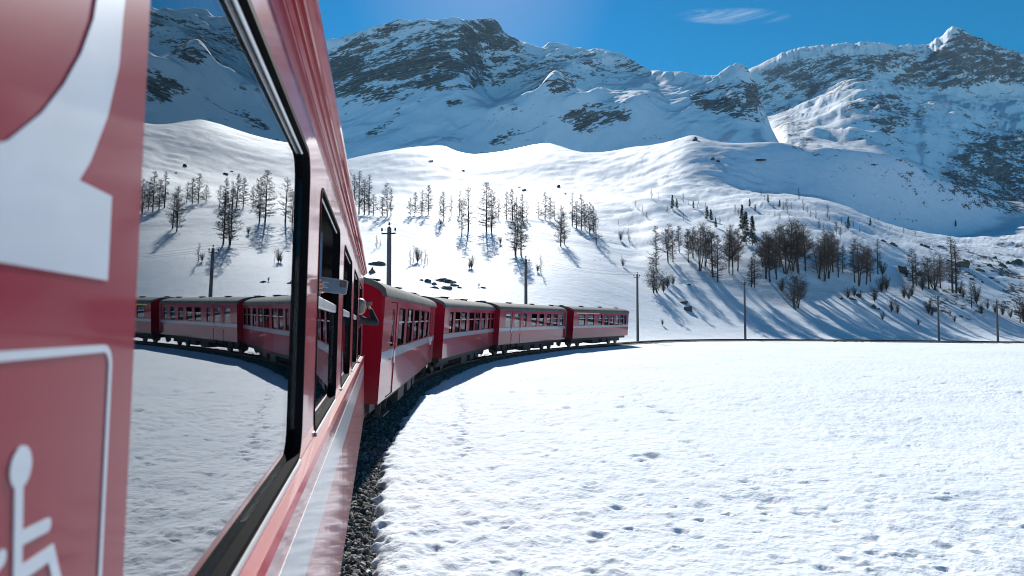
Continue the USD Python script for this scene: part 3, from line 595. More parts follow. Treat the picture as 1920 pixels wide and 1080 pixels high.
no('gutter', extrude(Polygon([(.285, 3.348), (.274, 3.366), (.263, 3.364), (.256, 3.380), (.243, 3.378), (.236, 3.394), (.222, 3.398), (.213, 3.410), (.210, 3.432), (.218, 3.446), (.34, 3.446), (.34, 3.348)]), 'x', SB, SF), M_RED)
arch = [(.222, 3.448)] + [(1.57 - 1.345 * math.cos(q), 3.45 + .27 * math.sin(q)) for q in np.linspace(.1, math.pi - .1, 15)] + [(2.918, 3.448), (2.918, 3.40), (2.8, 3.42)] + [(1.57 - 1.25 * math.cos(q), 3.42 + .22 * math.sin(q)) for q in np.linspace(math.pi - .2, .2, 12)] + [(.34, 3.42)]
no('roof', extrude(Polygon(arch).buffer(0), 'x', SB, SF), M_ROOF)
far = sbox(SB, .78, SF, 3.40)
no('far_side_wall', extrude(far, 'y', 2.82, 2.90), M_RED)
endp = Polygon([(.31, .78), (.31, 3.40)] + [(1.57 - 1.2 * math.cos(q), 3.40 + .20 * math.sin(q)) for q in np.linspace(.1, math.pi - .1, 10)] + [(2.82, 3.40), (2.82, .78)])
no('end_wall', extrude(endp.difference(sbox(1.12, .98, 2.02, 2.95)), 'x', SF - .06, SF - .002), M_RED); no('end_wall', extrude(endp, 'x', SB + .002, SB + .06), M_RED)
no('floor', bx(SB + .06, SF - .06, .34, 2.82, .90, .95), M_INT)
no('inner_lining', cat(bx(SB + .06, SF - .06, 2.76, 2.815, .95, 3.38), bx(SB + .06, SF - .06, .345, 2.76, 3.20, 3.24)), M_INT)
for k, s in enumerate((1.3, 2.9, 4.7, 6.4, 8.6, 10.6)):
    for a in (1.05, 2.25):
        seat = cat(rbox(s - .25, s + .25, a - .47, a + .47, 1.28, 1.42, .04), rbox(s + .2, s + .32, a - .47, a + .47, 1.3, 2.05, .04), bx(s - .1, s + .1, a - .3, a + .3, .95, 1.28))
        no('seat', seat, M_SEAT)
# underneath
no('underframe', cat(bx(SB + .3, SF - .3, .45, 2.7, .52, .779), bx(3.2, 5.2, .6, 2.5, .25, .52), bx(6.5, 8.0, .6, 2.5, .28, .52)), M_DARK)
def bogie(parent, x, yc, off=(0, 0, 0), put=None):
    put = put or (lambda m: m); b = obj('bogie', put(cat(bx(x - 1.25, x + 1.25, yc - .78, yc - .66, .28, .50), bx(x - 1.25, x + 1.25, yc + .66, yc + .78, .28, .50), bx(x - .25, x + .25, yc - .66, yc + .66, .30, .52))), M_DARK, parent)
    for sx in (-.9, .9):
        for sy in (-.5, .5):
            w = trimesh.creation.cylinder(.34, .11, sections=28); w.apply_transform(trimesh.transformations.rotation_matrix(math.pi / 2, [1, 0, 0])); fl = trimesh.creation.cylinder(.37, .03, sections=28); fl.apply_transform(trimesh.transformations.rotation_matrix(math.pi / 2, [1, 0, 0])); fl.apply_translation([0, -np.sign(sy) * .07, 0])
            w = cat(w, fl); w.apply_translation([x + sx, yc + sy, .34]); obj('wheel', put(w), M_WHEEL, b)
for s in (.7, 10.6): bogie(car, s, 1.57, put=near)
# the red door leaf at the left edge, with the class numeral and the wheelchair sign
DA = .255; fz = lambda z: EYE + (z - EYE) * DA / .27; fs = lambda s: s * DA / .27
door = no('door', rbox(-1.25, fs(.857), DA, .30, .80, 3.17, .003), M_REDFILM)
no('door_seam', bx(-1.28, -1.262, .262, .30, .80, 3.17), M_BLACK, door)
cl = [(.600 + .138 * math.cos(math.radians(q)), .135 * math.sin(math.radians(q)) + 2.765) for q in np.linspace(172, -15, 22)] + [(.726, 2.682), (.703, 2.632), (.672, 2.588), (.636, 2.552), (.585, 2.516), (.52, 2.490)]
cl = [(x + .005 - .012 * max(0, (2.60 - z) / .1), z - .012 * max(0, (2.60 - z) / .1)) for x, z in cl]
nw = [.031 + .0095 * float(np.clip((2.74 - z) / .14, 0, 1)) for x, z in cl]
num = unary_union([shapely.MultiPoint([p, q]).buffer(0) if False else unary_union([shapely.geometry.Point(p).buffer(a), shapely.geometry.Point(q).buffer(b)]).convex_hull for p, q, a, b in zip(cl[:-1], cl[1:], nw[:-1], nw[1:])]).union(Polygon([(.432, 2.4525), (.7635, 2.4525), (.7635, 2.5385), (.655, 2.5385), (.432, 2.47)]))
fit = lambda g: shapely.transform(g, lambda p: np.stack([fs(p[:, 0]), fz(p[:, 1])], 1))
no('class_numeral', extrude(fit(num), 'y', DA - .0012, DA - .0002), M_WHITEF, door)
fr = rrect(.34, .786, 1.95, 2.388, .022); sign = fr.difference(rrect(.3475, .7785, 1.9575, 2.3805, .0155))
no('sign_border', extrude(fit(sign), 'y', DA - .0012, DA - .0002), M_WHITEF, door)
wc = [shapely.geometry.Point(.608, 2.297).buffer(.0165), LineString([(.606, 2.285), (.612, 2.213), (.668, 2.213), (.694, 2.165), (.716, 2.165)]).buffer(.0065, join_style=2), LineString([(.612, 2.241), (.659, 2.239)]).buffer(.0058),
      LineString([(.600 + .066 * math.cos(math.radians(q)), 2.170 + .066 * math.sin(math.radians(q))) for q in np.linspace(102, 330, 30)]).buffer(.0065)]
no('wheelchair_sign', extrude(fit(unary_union(wc)), 'y', DA - .0012, DA - .0002), M_WHITEF, door)

# ------------------------------------------------------------------ the coaches ahead
def coach(spec, k):
    x, y, az, L, z, gr = COACH[k]; cant = 0.065
    fw = np.array([math.sin(az), math.cos(az), gr]); fw /= np.linalg.norm(fw); r = np.array([math.cos(az), -math.sin(az), 0]); u = np.cross(r, fw)
    up = u * math.cos(cant) + r * math.sin(cant); rt = r * math.cos(cant) - u * math.sin(cant)
    o = np.array([x, y, z]) + fw * L / 2 - rt * 1.325
    c = thing('railway_coach', spec['label'], 'railway coach', matrix=Gf.Matrix4d(*fw, 0, *(-rt), 0, *up, 0, *o, 1), group='coaches of the red train')
    h, zb, ze, W = L / 2, .786, 2.99, 1.325
    X = lambda s: s - h
    for side in (-1, 1):
        y0, y1 = (-W, -W + .05) if side < 0 else (W - .05, W)
        wall = sbox(-h, zb, h, ze)
        for a, b in spec['windows']: wall = wall.difference(rrect(X(a), X(b), spec['wz'][0], spec['wz'][1], .06))
        for a, b, wa, wb in spec['doors']: wall = wall.difference(sbox(X(a), zb + .02, X(b), 2.90))
        obj('side_wall', extrude(wall, 'y', y0, y1), M_RED, c)
        yo = -W if side < 0 else W; inn = .03 if side < 0 else -.03
        segs = [(0, L)]
        for a, b, wa, wb in spec['doors']: segs = [q for p, e in segs for q in ((p, min(e, a)), (max(p, b), e)) if q[1] - q[0] > .05]
        st = [bx(X(a), X(b), min(yo - .004 * -side * -1 if False else yo, yo + side * .005), max(yo, yo + side * .005), 1.64, 1.84) for a, b in segs]
        obj('silver_stripe', cat(*st), M_SILVER, c)
        if spec.get('yellow'): obj('first_class_stripe', bx(X(spec['yellow'][0]), X(spec['yellow'][1]), min(yo, yo + side * .005), max(yo, yo + side * .005), 2.845, 2.925), M_YELLOW, c)
        for n, (a, b) in enumerate(spec['windows']):
            ring = rrect(X(a), X(b), *spec['wz'], .06); inner = rrect(X(a) + .03, X(b) - .03, spec['wz'][0] + .03, spec['wz'][1] - .03, .045)
            yy = sorted((yo + side * .003, yo - side * .055)); w = obj('window', extrude(ring.difference(inner), 'y', *yy), M_BLACK, c)
            zr = spec['wz'][0] + .60 * (spec['wz'][1] - spec['wz'][0]); isop = n in spec['open']
            yp = sorted((yo - side * .030, yo - side * .036))
            obj('pane', bx(X(a) + .03, X(b) - .03, *yp, spec['wz'][0] + .03, zr if isop else spec['wz'][1] - .03), M_PANE2, w)
            if b - a > .8: obj('sash_rail', bx(X(a) + .03, X(b) - .03, *sorted((yo - side * .012, yo - side * .028)), zr, zr + .04), M_ALU, w)
        for a, b, wa, wb in spec['doors']:
            leaf = sbox(X(a) + .02, zb + .03, X(b) - .02, 2.885); hole = rrect(X(wa), X(wb), 1.9, 2.74, .06) if wb > wa else Polygon()
            yy = sorted((yo - side * .02, yo - side * .05)); d = obj('door', extrude(leaf.difference(hole), 'y', *yy), M_RED, c)
            if wb > wa: obj('pane', bx(X(wa), X(wb), *sorted((yo - side * .032, yo - side * .038)), 1.9, 2.74), M_PANE2, d)
            obj('stripe', bx(X(a) + .02, X(b) - .02, *sorted((yo - side * .02, yo - side * .016)), 1.64, 1.84), M_SILVER, d)
            obj('handle', rbox(X(b) - .14, X(b) - .08, *sorted((yo - side * .02, yo + side * .02)), 1.5, 1.8, .01), M_ALU, d)
            obj('step', cat(bx(X(a) + .1, X(b) - .1, *sorted((yo - side * .25, yo - side * .02)), .38, .41), bx(X(a) + .12, X(a) + .16, *sorted((yo - side * .2, yo - side * .1)), .41, .786), bx(X(b) - .16, X(b) - .12, *sorted((yo - side * .2, yo - side * .1)), .41, .786)), M_DARK, c)
    ro = [(-W - .035, ze - .02), (-W - .035, ze + .03)] + [(-1.36 * math.cos(q), ze + .05 + .39 * math.sin(q) ** .9) for q in np.linspace(.22, math.pi - .22, 17)] + [(W + .035, ze + .03), (W + .035, ze - .02), (W - .05, ze)] + [(1.27 * math.cos(q), ze + .33 * math.sin(q)) for q in np.linspace(.1, math.pi - .1, 13)] + [(-W + .05, ze)]
    rf = obj('roof', extrude(Polygon(ro).buffer(0), 'x', -h - .06, h + .06), M_ROOF, c, smooth=35)
    for n in range(6):
        xx_ = -h + 1.3 + n * (L - 2.6) / 5; vt = trimesh.creation.cylinder(.16, .09, sections=14); vt.apply_translation([xx_, -.42 if n % 2 else .42, ze + .42]); cp_ = trimesh.creation.cylinder(.22, .04, sections=14); cp_.apply_translation([xx_, -.42 if n % 2 else .42, ze + .48]); obj('vent', cat(vt, cp_), M_DARK, rf)
    ep = Polygon([(-W + .05, zb), (-W + .05, ze)] + [(-1.27 * math.cos(q), ze + .33 * math.sin(q)) for q in np.linspace(.1, math.pi - .1, 13)] + [(W - .05, ze), (W - .05, zb)])
    for e in (-1, 1):
        xs = sorted((e * h - e * .002, e * h - e * .06)); w = obj('end_wall', extrude(ep.difference(sbox(-.42, .98, .42, 2.9)), 'x', *xs), M_RED, c)
        xs = sorted((e * h, e * (h + .40)))
        fr_ = sbox(-.72, .92, .72, 3.02).difference(sbox(-.52, 1.02, .52, 2.88))
        bel = [extrude(fr_.buffer(-.03 * (n % 2), join_style=2), 'x', *sorted((e * (h + .045 * n), e * (h + .045 * n + .04)))) for n in range(9)]
        obj('gangway_bellows', cat(*bel), M_GREYB, c)
        obj('coupling', cat(bx(*xs, -.08, .08, .68, .80), bx(*sorted((e * (h + .33), e * (h + .41))), -.19, .19, .60, .86)), M_DARK, c)
    obj('floor', bx(-h + .06, h - .06, -1.27, 1.27, .90, .95), M_INT, c)
    for n, (a, b) in enumerate(spec['windows']):
        for yc in (-.8, .8):
            s = X((a + b) / 2); obj('seat', cat(rbox(s - .55, s - .43, yc - .45, yc + .45, 1.3, 2.12, .03), rbox(s - .45, s, yc - .45, yc + .45, 1.28, 1.42, .03)), M_SEAT, c)
    obj('underframe', cat(bx(-h + .3, h - .3, -1.12, 1.12, .56, .785), bx(-1.9, -.5, -1.1, 1.1, .22, .56), bx(.4, 1.5, -1.1, -.3, .26, .56), bx(1.9, 2.5, -1.1, 1.0, .30, .56)), M_DARK, c)
    for s in (-4.75, 4.75): bogie(c, s, 0)
    return c
coach(dict(label='first red coach beyond the near one, its end wall and dark tall windows close ahead', windows=[(2.5, 3.75), (4.3, 5.65), (6.15, 7.55), (8.05, 9.4), (9.9, 11.25)], wz=(1.87, 2.78), open={1, 2}, doors=[(1.0, 2.15, 1.35, 1.9), (12.0, 13.1, 12.3, 12.8)]), 0)
coach(dict(label='second red coach from the camera in the curve, seven wide windows over a silver stripe', windows=[(1.03, 1.73), (2.2, 3.3), (3.55, 4.85), (5.5, 6.85), (7.25, 8.55), (9.2, 10.3), (10.95, 11.95), (12.5, 13.4)], wz=(1.87, 2.80), open={1, 3, 5}, doors=[]), 1)
coach(dict(label='third red coach from the camera with two door leaves at its near end', windows=[(4.34, 4.9), (5.95, 7.05), (7.6, 8.65), (9.35, 10.3), (11.0, 12.0), (12.7, 13.5)], wz=(1.90, 2.78), open={1, 2, 3, 4}, doors=[(.85, 2.2, 1.09, 1.97), (2.42, 3.8, 2.68, 3.6)]), 2)
coach(dict(label='farthest red coach with a yellow first class line over its first windows', windows=[(1.1, 2.45), (3.06, 4.5), (5.6, 6.55), (7.1, 8.05), (8.6, 9.55), (10.05, 10.95), (11.35, 12.15), (12.4, 13.1)], wz=(1.87, 2.78), open={2}, doors=[], yellow=(.6, 5.76)), 3)

# ------------------------------------------------------------------ poles and wires along the outer side of the track
POLES = [(729, 428, 'pole with three dark insulators nearest the train, left of the others'), (986, 487, 'pole behind the third coach of the train'), (1195, 515, 'pole just beyond the last coach of the train'), (1396, 529, 'pole below the left end of the larch grove'), (1758, 555, 'pole on the blue shaded bank right of the grove'), (1868, 564, 'pole farthest to the right along the track')]
pole_tops = []
def line_pole(x, y, lab):
    kap = (x - 960) / FPX / cp; Y = np.arange(14, 170, .1); d, zt, _ = track_at(kap * Y, Y); j = np.nonzero(d < -3.3)[0]; j = j[Y[j] > 15][0]
    Y0 = Y[j]; X0 = kap * Y0; zb = ground_z(X0, Y0) - .3; top = EYE + Y0 * float(tan_of(y)); H = top - zb
    az = math.atan2(*(along(np.array([_ss[0]]), [0], 0)[0][:2] * 0 + _tt[_tree.query([X0, Y0])[1]]))
    t = thing('line_pole', 'dark wooden ' + lab, 'pole', (X0, Y0, zb), -az, 'poles along the railway')
    obj('shaft', tube([(0, 0, 0), (0, 0, H * .5), (0, 0, H)], [.165, .145, .115], 12), M_WOOD, t, smooth=40)
    obj('cap', trimesh.creation.cone(.13, .12, sections=12).apply_translation([0, 0, H]), M_DARK, t)
    arm = obj('crossarm', rbox(-.40, .40, -.15, -.09, H - .34, H - .27, .01), M_DARK, t)
    for dx, z0 in ((-.38, H - .27), (.38, H - .27), (0, H + .06)):
        yb = -.12 if dx else 0
        g = cat(tube([(dx, yb, z0), (dx, yb, z0 + .14)], .012, 6), tube([(dx, yb, z0 + .12), (dx, yb, z0 + .16), (dx, yb, z0 + .20), (dx, yb, z0 + .25), (dx, yb, z0 + .28)], [.065, .06, .045, .05, .02], 10)); obj('insulator', g, M_PORC, t, smooth=40)
    ca, sa = math.cos(-az), math.sin(-az)
    pole_tops.append([np.array([X0 + dx * ca - yb * sa, Y0 + dx * sa + yb * ca, zb + zz]) for dx, yb, zz in ((-.38, -.12, H - .02), (.38, -.12, H - .02), (0, 0, H + .30))])
for q in POLES: line_pole(*q)
back = along(np.array([max(s_cam - 6, 1)]), [-3.6], 9.2)[0]
for w in range(3):
    P = [back + np.array([.3 * w, 0, .1 * (w == 2)])] + [p[w] for p in pole_tops]; pts = []
    for a, b in zip(P[:-1], P[1:]):
        t = np.linspace(0, 1, 14)[:-1]; pts += [a + (b - a) * q - np.array([0, 0, .9 * np.linalg.norm(b - a) / 30 * 4 * q * (1 - q) * .5]) for q in t]
    pts.append(P[-1])
    tag(obj('line_wire', tube(np.array(pts), .007, 4), M_DARK), ['thin wire on the outer insulators of the line poles', 'thin wire on the track side insulators of the line poles', 'thin wire on the top insulators of the line poles'][w], 'wire', 'wires between the line poles')

# ------------------------------------------------------------------ trees, shrubs, boulders
M_BARK = plain('larch_bark', (0.070, 0.058, 0.050), 0.9, noise=0.35, scale=5)
M_TWIG = plain('larch_twigs', (0.072, 0.060, 0.053), 0.9, noise=0.35, scale=3)
M_TWIGB = plain('brown_twigs', (0.125, 0.088, 0.066), 0.9, noise=0.35, scale=3)
M_NEEDLE = plain('pine_needles', (0.028, 0.042, 0.026), 0.8, noise=0.4, scale=4)
M_BOULDER = plain('dark_boulder', (0.085, 0.078, 0.07), 0.9, noise=0.5, scale=2.5, bump=0.6)

def segs(P0, P1, r0, r1):
    """Many three-sided twigs at once."""
    P0, P1 = np.asarray(P0, float), np.asarray(P1, float); t = P1 - P0; t /= np.linalg.norm(t, axis=1, keepdims=True) + 1e-9
    a = np.cross(t, np.where(np.abs(t[:, 2:]) < .9, [[0, 0, 1.0]], [[1.0, 0, 0]])); a /= np.linalg.norm(a, axis=1, keepdims=True) + 1e-9; b = np.cross(t, a)
    ring = lambda P, r: np.stack([P + np.reshape(r, (-1, 1)) * (math.cos(g) * a + math.sin(g) * b) for g in (0, 2.094, 4.189)], 1)
    v = np.concatenate([ring(P0, r0), ring(P1, r1)], 1); n = len(v); o = (np.arange(n) * 6)[:, None, None]
    f = np.array([[0, 1, 4], [0, 4, 3], [1, 2, 5], [1, 5, 4], [2, 0, 3], [2, 3, 5]])[None] + o
    return trimesh.Trimesh(v.reshape(-1, 3), f.reshape(-1, 3), process=False)

def larch(seed, width=2.2, base=.12, n=85, trunks=1, top=.2, tw=11, rise=.12, spread=.8, twr=.017):
    """A bare larch 10 m high: (trunk mesh, crown mesh)."""
    r = np.random.default_rng(seed); T, A, B, R0, R1 = [], [], [], [], []
    for q in range(trunks):
        az = r.uniform(0, 6.28); lean = spread * (q > 0) * r.uniform(.5, 1.2) + r.uniform(0, .25); H = 10 * (1 if q == 0 else r.uniform(.78, .97))
        h = np.linspace(0, 1, 9); c = np.stack([lean * math.cos(az) * h ** .8 + np.cumsum(r.normal(0, .035, 9)), lean * math.sin(az) * h ** .8 + np.cumsum(r.normal(0, .035, 9)), h * H], 1)
        c[0] = [.14 * q * math.cos(az), .14 * q * math.sin(az), 0]; T.append(tube(c, (.17 if trunks == 1 else .13) * (1 - h) ** .8 + .018, 7))
        m = int(n / (1 if trunks == 1 else trunks * .72))
        for i in range(m):
            z = base + (1 - base) * (i + r.random()) / m; p0 = np.array([np.interp(z, h, c[:, k]) for k in range(3)])
            prof = min(1.0, (z - base + .06) / .22) * (1 - z) ** .75 + top * (1 - z) ** .2 * .35; L = width * prof * r.uniform(.55, 1.2) + .12
            a = r.uniform(0, 6.28); d = np.array([math.cos(a), math.sin(a), 0]); up = rise + .5 * z * r.random()
            pts = [p0, p0 + d * L * .4 + [0, 0, -.04 * L + up * .25 * L], p0 + d * L * .78 + [0, 0, -.06 * L + up * .55 * L], p0 + d * L + [r.normal(0, .05), r.normal(0, .05), up * L]]
            br = .034 * (1 - z) + .012
            for k in range(3): A.append(pts[k]); B.append(pts[k + 1]); R0.append(br * (1 - .28 * k)); R1.append(br * (.72 - .26 * k))
            for _ in range(int(tw * (.5 + L / width))):
                t = r.uniform(.18, 1); p = pts[0] + (pts[3] - pts[0]) * t + [0, 0, -.05 * L * math.sin(3.14 * t)]
                e = d * r.uniform(.1, .9) + r.normal(0, .55, 3); e[2] = e[2] * .6 + r.uniform(-.1, .35); e /= np.linalg.norm(e); l2 = r.uniform(.25, .75) * (.5 + .5 * L / width)
                p1 = p + e * l2; A.append(p); B.append(p1); R0.append(twr); R1.append(twr * .5)
                for _ in range(3):
                    w = r.uniform(.2, 1); f = e + r.normal(0, .6, 3); f /= np.linalg.norm(f); A.append(p + e * l2 * w); B.append(p + e * l2 * w + f * r.uniform(.12, .34)); R0.append(twr * .7); R1.append(twr * .4)
    return cat(*T), segs(A, B, np.array(R0), np.array(R1))

def pine(seed):
    r = np.random.default_rng(seed); P0, P1 = [], []
    for i in range(150):
        z = .08 + .9 * i / 150; L = (1.9 * (1 - z) ** .8 + .15) * r.uniform(.6, 1.1); a = r.uniform(0, 6.28); d = np.array([math.cos(a), math.sin(a), 0])
        for _ in range(26):
            t = r.uniform(.2, 1); p = np.array([0, 0, 10 * z]) + d * L * t + [0, 0, .15 * L * t]; e = d * .5 + r.normal(0, .6, 3); e /= np.linalg.norm(e); P0.append(p); P1.append(p + e * r.uniform(.18, .42))
    return tube([(0, 0, 0), (0, 0, 5), (0, 0, 9.9)], [.17, .10, .02], 7), segs(P0, P1, np.full(len(P0), .05), np.full(len(P0), .02))

def shrub(seed, n=14, spread=.5):
    r = np.random.default_rng(seed); A, B, R0, R1, T = [], [], [], [], []
    for q in range(n):
        a = r.uniform(0, 6.28); d = np.array([math.cos(a) * spread, math.sin(a) * spread, 1.0]) * [r.random(), r.random(), 1]; H = r.uniform(5, 10); p1 = d * H; T.append(tube([(0, 0, 0), p1 * .5 + r.normal(0, .2, 3), p1], [.10, .07, .02], 5))
        for _ in range(60):
            t = r.uniform(.2, 1); p = p1 * t; e = d * .4 + r.normal(0, .5, 3); e /= np.linalg.norm(e); l = r.uniform(.6, 1.8); A.append(p); B.append(p + e * l); R0.append(.028); R1.append(.012)
            f = e + r.normal(0, .5, 3); A.append(p + e * l * .5); B.append(p + e * l * .5 + f * .6); R0.append(.02); R1.append(.01)
    return cat(*T), segs(A, B, np.array(R0), np.array(R1))

CLASSES = {}
def make_class(name, trunk, crown, mt, mc):
    p = f'/World/{name}_kind'; c = stage.CreateClassPrim(p); UsdGeom.Xform.Define(stage, p); c = stage.GetPrimAtPath(p); c.SetSpecifier(Sdf.SpecifierClass)
    obj('trunk', trunk, mt, p, smooth=60); obj('crown', crown, mc, p); CLASSES[name] = p
make_class('larch_broad', *larch(1, 3.2, .10, 95, 1, tw=12), M_BARK, M_TWIG)
make_class('larch_narrow', *larch(2, 2.2, .12, 85, 1, tw=12), M_BARK, M_TWIG)
make_class('larch_thin', *larch(3, 1.4, .18, 70, 1, tw=8), M_BARK, M_TWIG)
make_class('larch_ragged', *larch(4, 2.8, .16, 62, 1, tw=11), M_BARK, M_TWIG)
make_class('larch_double', *larch(5, 3.1, .10, 95, 2, tw=10, spread=.9), M_BARK, M_TWIG)
make_class('grove_a', *larch(6, 2.0, .30, 100, 2, top=1.4, tw=13, rise=.35, spread=1.1, twr=.011), M_BARK, M_TWIGB)
make_class('grove_b', *larch(7, 2.2, .34, 120, 3, top=1.6, tw=13, rise=.45, spread=1.6, twr=.011), M_BARK, M_TWIGB)
make_class('grove_c', *larch(8, 1.7, .24, 95, 1, top=1.2, tw=15, rise=.3, twr=.011), M_BARK, M_TWIGB)
make_class('grove_d', *larch(9, 3.0, .16, 120, 4, top=1.8, tw=13, rise=.5, spread=2.4, twr=.011), M_BARK, M_TWIGB)
make_class('pine', *pine(3), M_BARK, M_NEEDLE)
make_class('shrub', *shrub(5), M_TWIG, M_TWIG)
make_class('sapling', *larch(12, 1.6, .06, 40, 1, tw=7, twr=.03), M_BARK, M_TWIG)

ORD = 'first second third fourth fifth sixth seventh eighth ninth tenth eleventh twelfth thirteenth fourteenth fifteenth sixteenth seventeenth eighteenth nineteenth'.split()
TENS = {2: 'twenty', 3: 'thirty', 4: 'forty', 5: 'fifty', 6: 'sixty', 7: 'seventy'}
def ordinal(n):
    if n <= 19: return ORD[n - 1]
    t, u = divmod(n, 10); return (TENS[t][:-1] + 'ieth') if u == 0 else TENS[t] + '-' + ORD[u - 1]

def plant(kinds, items, name, category, fmt, group, sink=.15):
    items = sorted(items, key=lambda q: q[0])
    for i, it in enumerate(items):
        x, y, hpx = it[:3]; kind = it[3] if len(it) > 3 else kinds[int(RNG.integers(len(kinds)))]
        P = ground_hit(x, y); H = hpx * P[1] / FPX * 1.02; s = H / 10; wx = it[4] if len(it) > 4 else 1.0
        t = UsdGeom.Xform.Define(stage, fresh('/World', name)); t.GetPrim().GetReferences().AddInternalReference(CLASSES[kind]); t.GetPrim().SetInstanceable(True)
        t.AddTranslateOp().Set(Gf.Vec3d(P[0], P[1], P[2] - sink * min(1, s))); t.AddRotateZOp().Set(float(RNG.uniform(0, 360))); t.AddScaleOp().Set(Gf.Vec3f(s * wx, s * wx, s))
        tag(t, fmt(kind, i + 1), category, group)

LOOK = {'larch_broad': 'broad bare larch', 'larch_narrow': 'slender bare larch', 'larch_thin': 'thin bare larch', 'larch_ragged': 'ragged bare larch', 'larch_double': 'bare larch with two trunks', 'grove_a': 'brown bare larch with forked trunk',
        'grove_b': 'brown bare larch with three trunks', 'grove_c': 'brown bare larch with dense crown', 'grove_d': 'spreading brown bare larch with several trunks', 'pine': 'dark green pine', 'shrub': 'low bare shrub', 'sapling': 'small bare sapling'}
TERR = [(664, 402, 74, 'larch_thin'), (673, 402, 82, 'larch_thin'), (683, 403, 66, 'larch_narrow'), (692, 402, 74, 'larch_thin'), (700, 404, 40, 'larch_broad', 1.3), (726, 407, 64, 'larch_ragged'), (733, 405, 52, 'larch_thin'), (717, 405, 36, 'larch_broad', 1.3), (769, 405, 34, 'larch_broad', 1.1), (778, 404, 44, 'larch_narrow'), (793, 403, 46, 'larch_ragged'), (803, 403, 56, 'larch_narrow'),
        (790, 404, 28, 'larch_broad', 1.4), (825, 410, 42, 'larch_ragged', .9), (832, 413, 54, 'larch_narrow'), (846, 405, 40, 'larch_thin'), (862, 404, 46, 'larch_thin'), (866, 437, 60, 'larch_narrow'), (878, 432, 80, 'larch_ragged', 1.05), (912, 434, 92, 'larch_broad', .9), (921, 434, 80, 'larch_double', .8), (934, 410, 38, 'larch_ragged'), (950, 411, 52, 'larch_narrow'), (961, 412, 58, 'larch_narrow'), (968, 411, 44, 'larch_thin'), (980, 413, 50, 'larch_narrow'), (988, 412, 36, 'larch_ragged'),
        (966, 479, 100, 'larch_double', .85), (977, 478, 88, 'larch_narrow'), (1010, 408, 30, 'larch_broad'), (1022, 412, 52, 'larch_broad', .95), (1031, 414, 46, 'larch_double', .9), (1040, 412, 36, 'larch_ragged'), (1051, 462, 78, 'larch_double', .8), (1058, 458, 60, 'larch_ragged'), (1073, 424, 62, 'larch_thin'), (1081, 428, 52, 'larch_narrow'), (1090, 432, 68, 'larch_broad', .8), (1097, 430, 48, 'larch_narrow'), (1106, 438, 60, 'larch_double', .8), (1118, 458, 56, 'larch_ragged'), (1113, 436, 50, 'larch_narrow')]
plant([], TERR, 'larch_tree', 'tree', lambda k, n: f'{LOOK[k]}, {ordinal(n)} from left in the row behind the train', 'bare larches along the terrace')
GROVE = [(1226, 550, 62, 'larch_double', 1.0), (1232, 549, 46, 'grove_d', .9), (1230, 506, 82, 'larch_broad', .8), (1253, 493, 72, 'grove_a', .9), (1262, 492, 60, 'larch_narrow'), (1274, 474, 50, 'grove_c'), (1291, 492, 62, 'grove_c', .9), (1300, 484, 58, 'grove_a'), (1312, 508, 88, 'grove_b', .9), (1322, 500, 74, 'grove_a'), (1337, 520, 84, 'grove_c', 1.2), (1346, 529, 88, 'larch_broad', .85), (1367, 512, 80, 'grove_a'), (1374, 515, 92, 'grove_a', .9), (1383, 508, 78, 'grove_c'),
         (1409, 538, 56, 'larch_narrow'), (1415, 540, 66, 'larch_broad', .8), (1436, 522, 86, 'grove_a', 1.1), (1444, 528, 84, 'grove_c', 1.1), (1456, 524, 78, 'grove_a'), (1430, 500, 64, 'grove_b'), (1474, 514, 92, 'grove_b', 1.05), (1486, 508, 96, 'grove_d', .8), (1498, 512, 96, 'grove_b', 1.0), (1510, 508, 86, 'grove_a', 1.1), (1463, 500, 74, 'grove_c'), (1489, 579, 72, 'grove_d', .9), (1496, 577, 58, 'grove_a', 1.1), (1466, 548, 30, 'shrub'), (1536, 522, 76, 'grove_d', .8), (1545, 527, 92, 'grove_b', .95), (1553, 522, 84, 'grove_a', 1.1), (1562, 510, 74, 'grove_c'),
         (1572, 520, 64, 'larch_thin'), (1580, 512, 52, 'larch_narrow'), (1603, 530, 70, 'grove_c', .9), (1610, 536, 88, 'grove_a', 1.0), (1624, 533, 70, 'grove_b', .9), (1632, 528, 62, 'larch_ragged'), (1646, 514, 66, 'larch_thin'), (1712, 540, 74, 'larch_narrow'), (1718, 536, 60, 'larch_thin'), (1730, 545, 36, 'shrub'), (1742, 542, 58, 'grove_c', 1.3), (1752, 544, 70, 'grove_d', .95), (1764, 540, 52, 'grove_c', 1.2), (1786, 549, 104, 'larch_thin'), (1793, 550, 98, 'larch_thin'), (1822, 578, 52, 'larch_ragged'), (1831, 570, 40, 'shrub', .8), (1913, 606, 52, 'larch_ragged'), (1919, 604, 44, 'shrub')]
plant([], GROVE, 'larch_tree', 'tree', lambda k, n: f'{LOOK[k]}, {ordinal(n)} from left in the right grove', 'larches of the grove on the right')
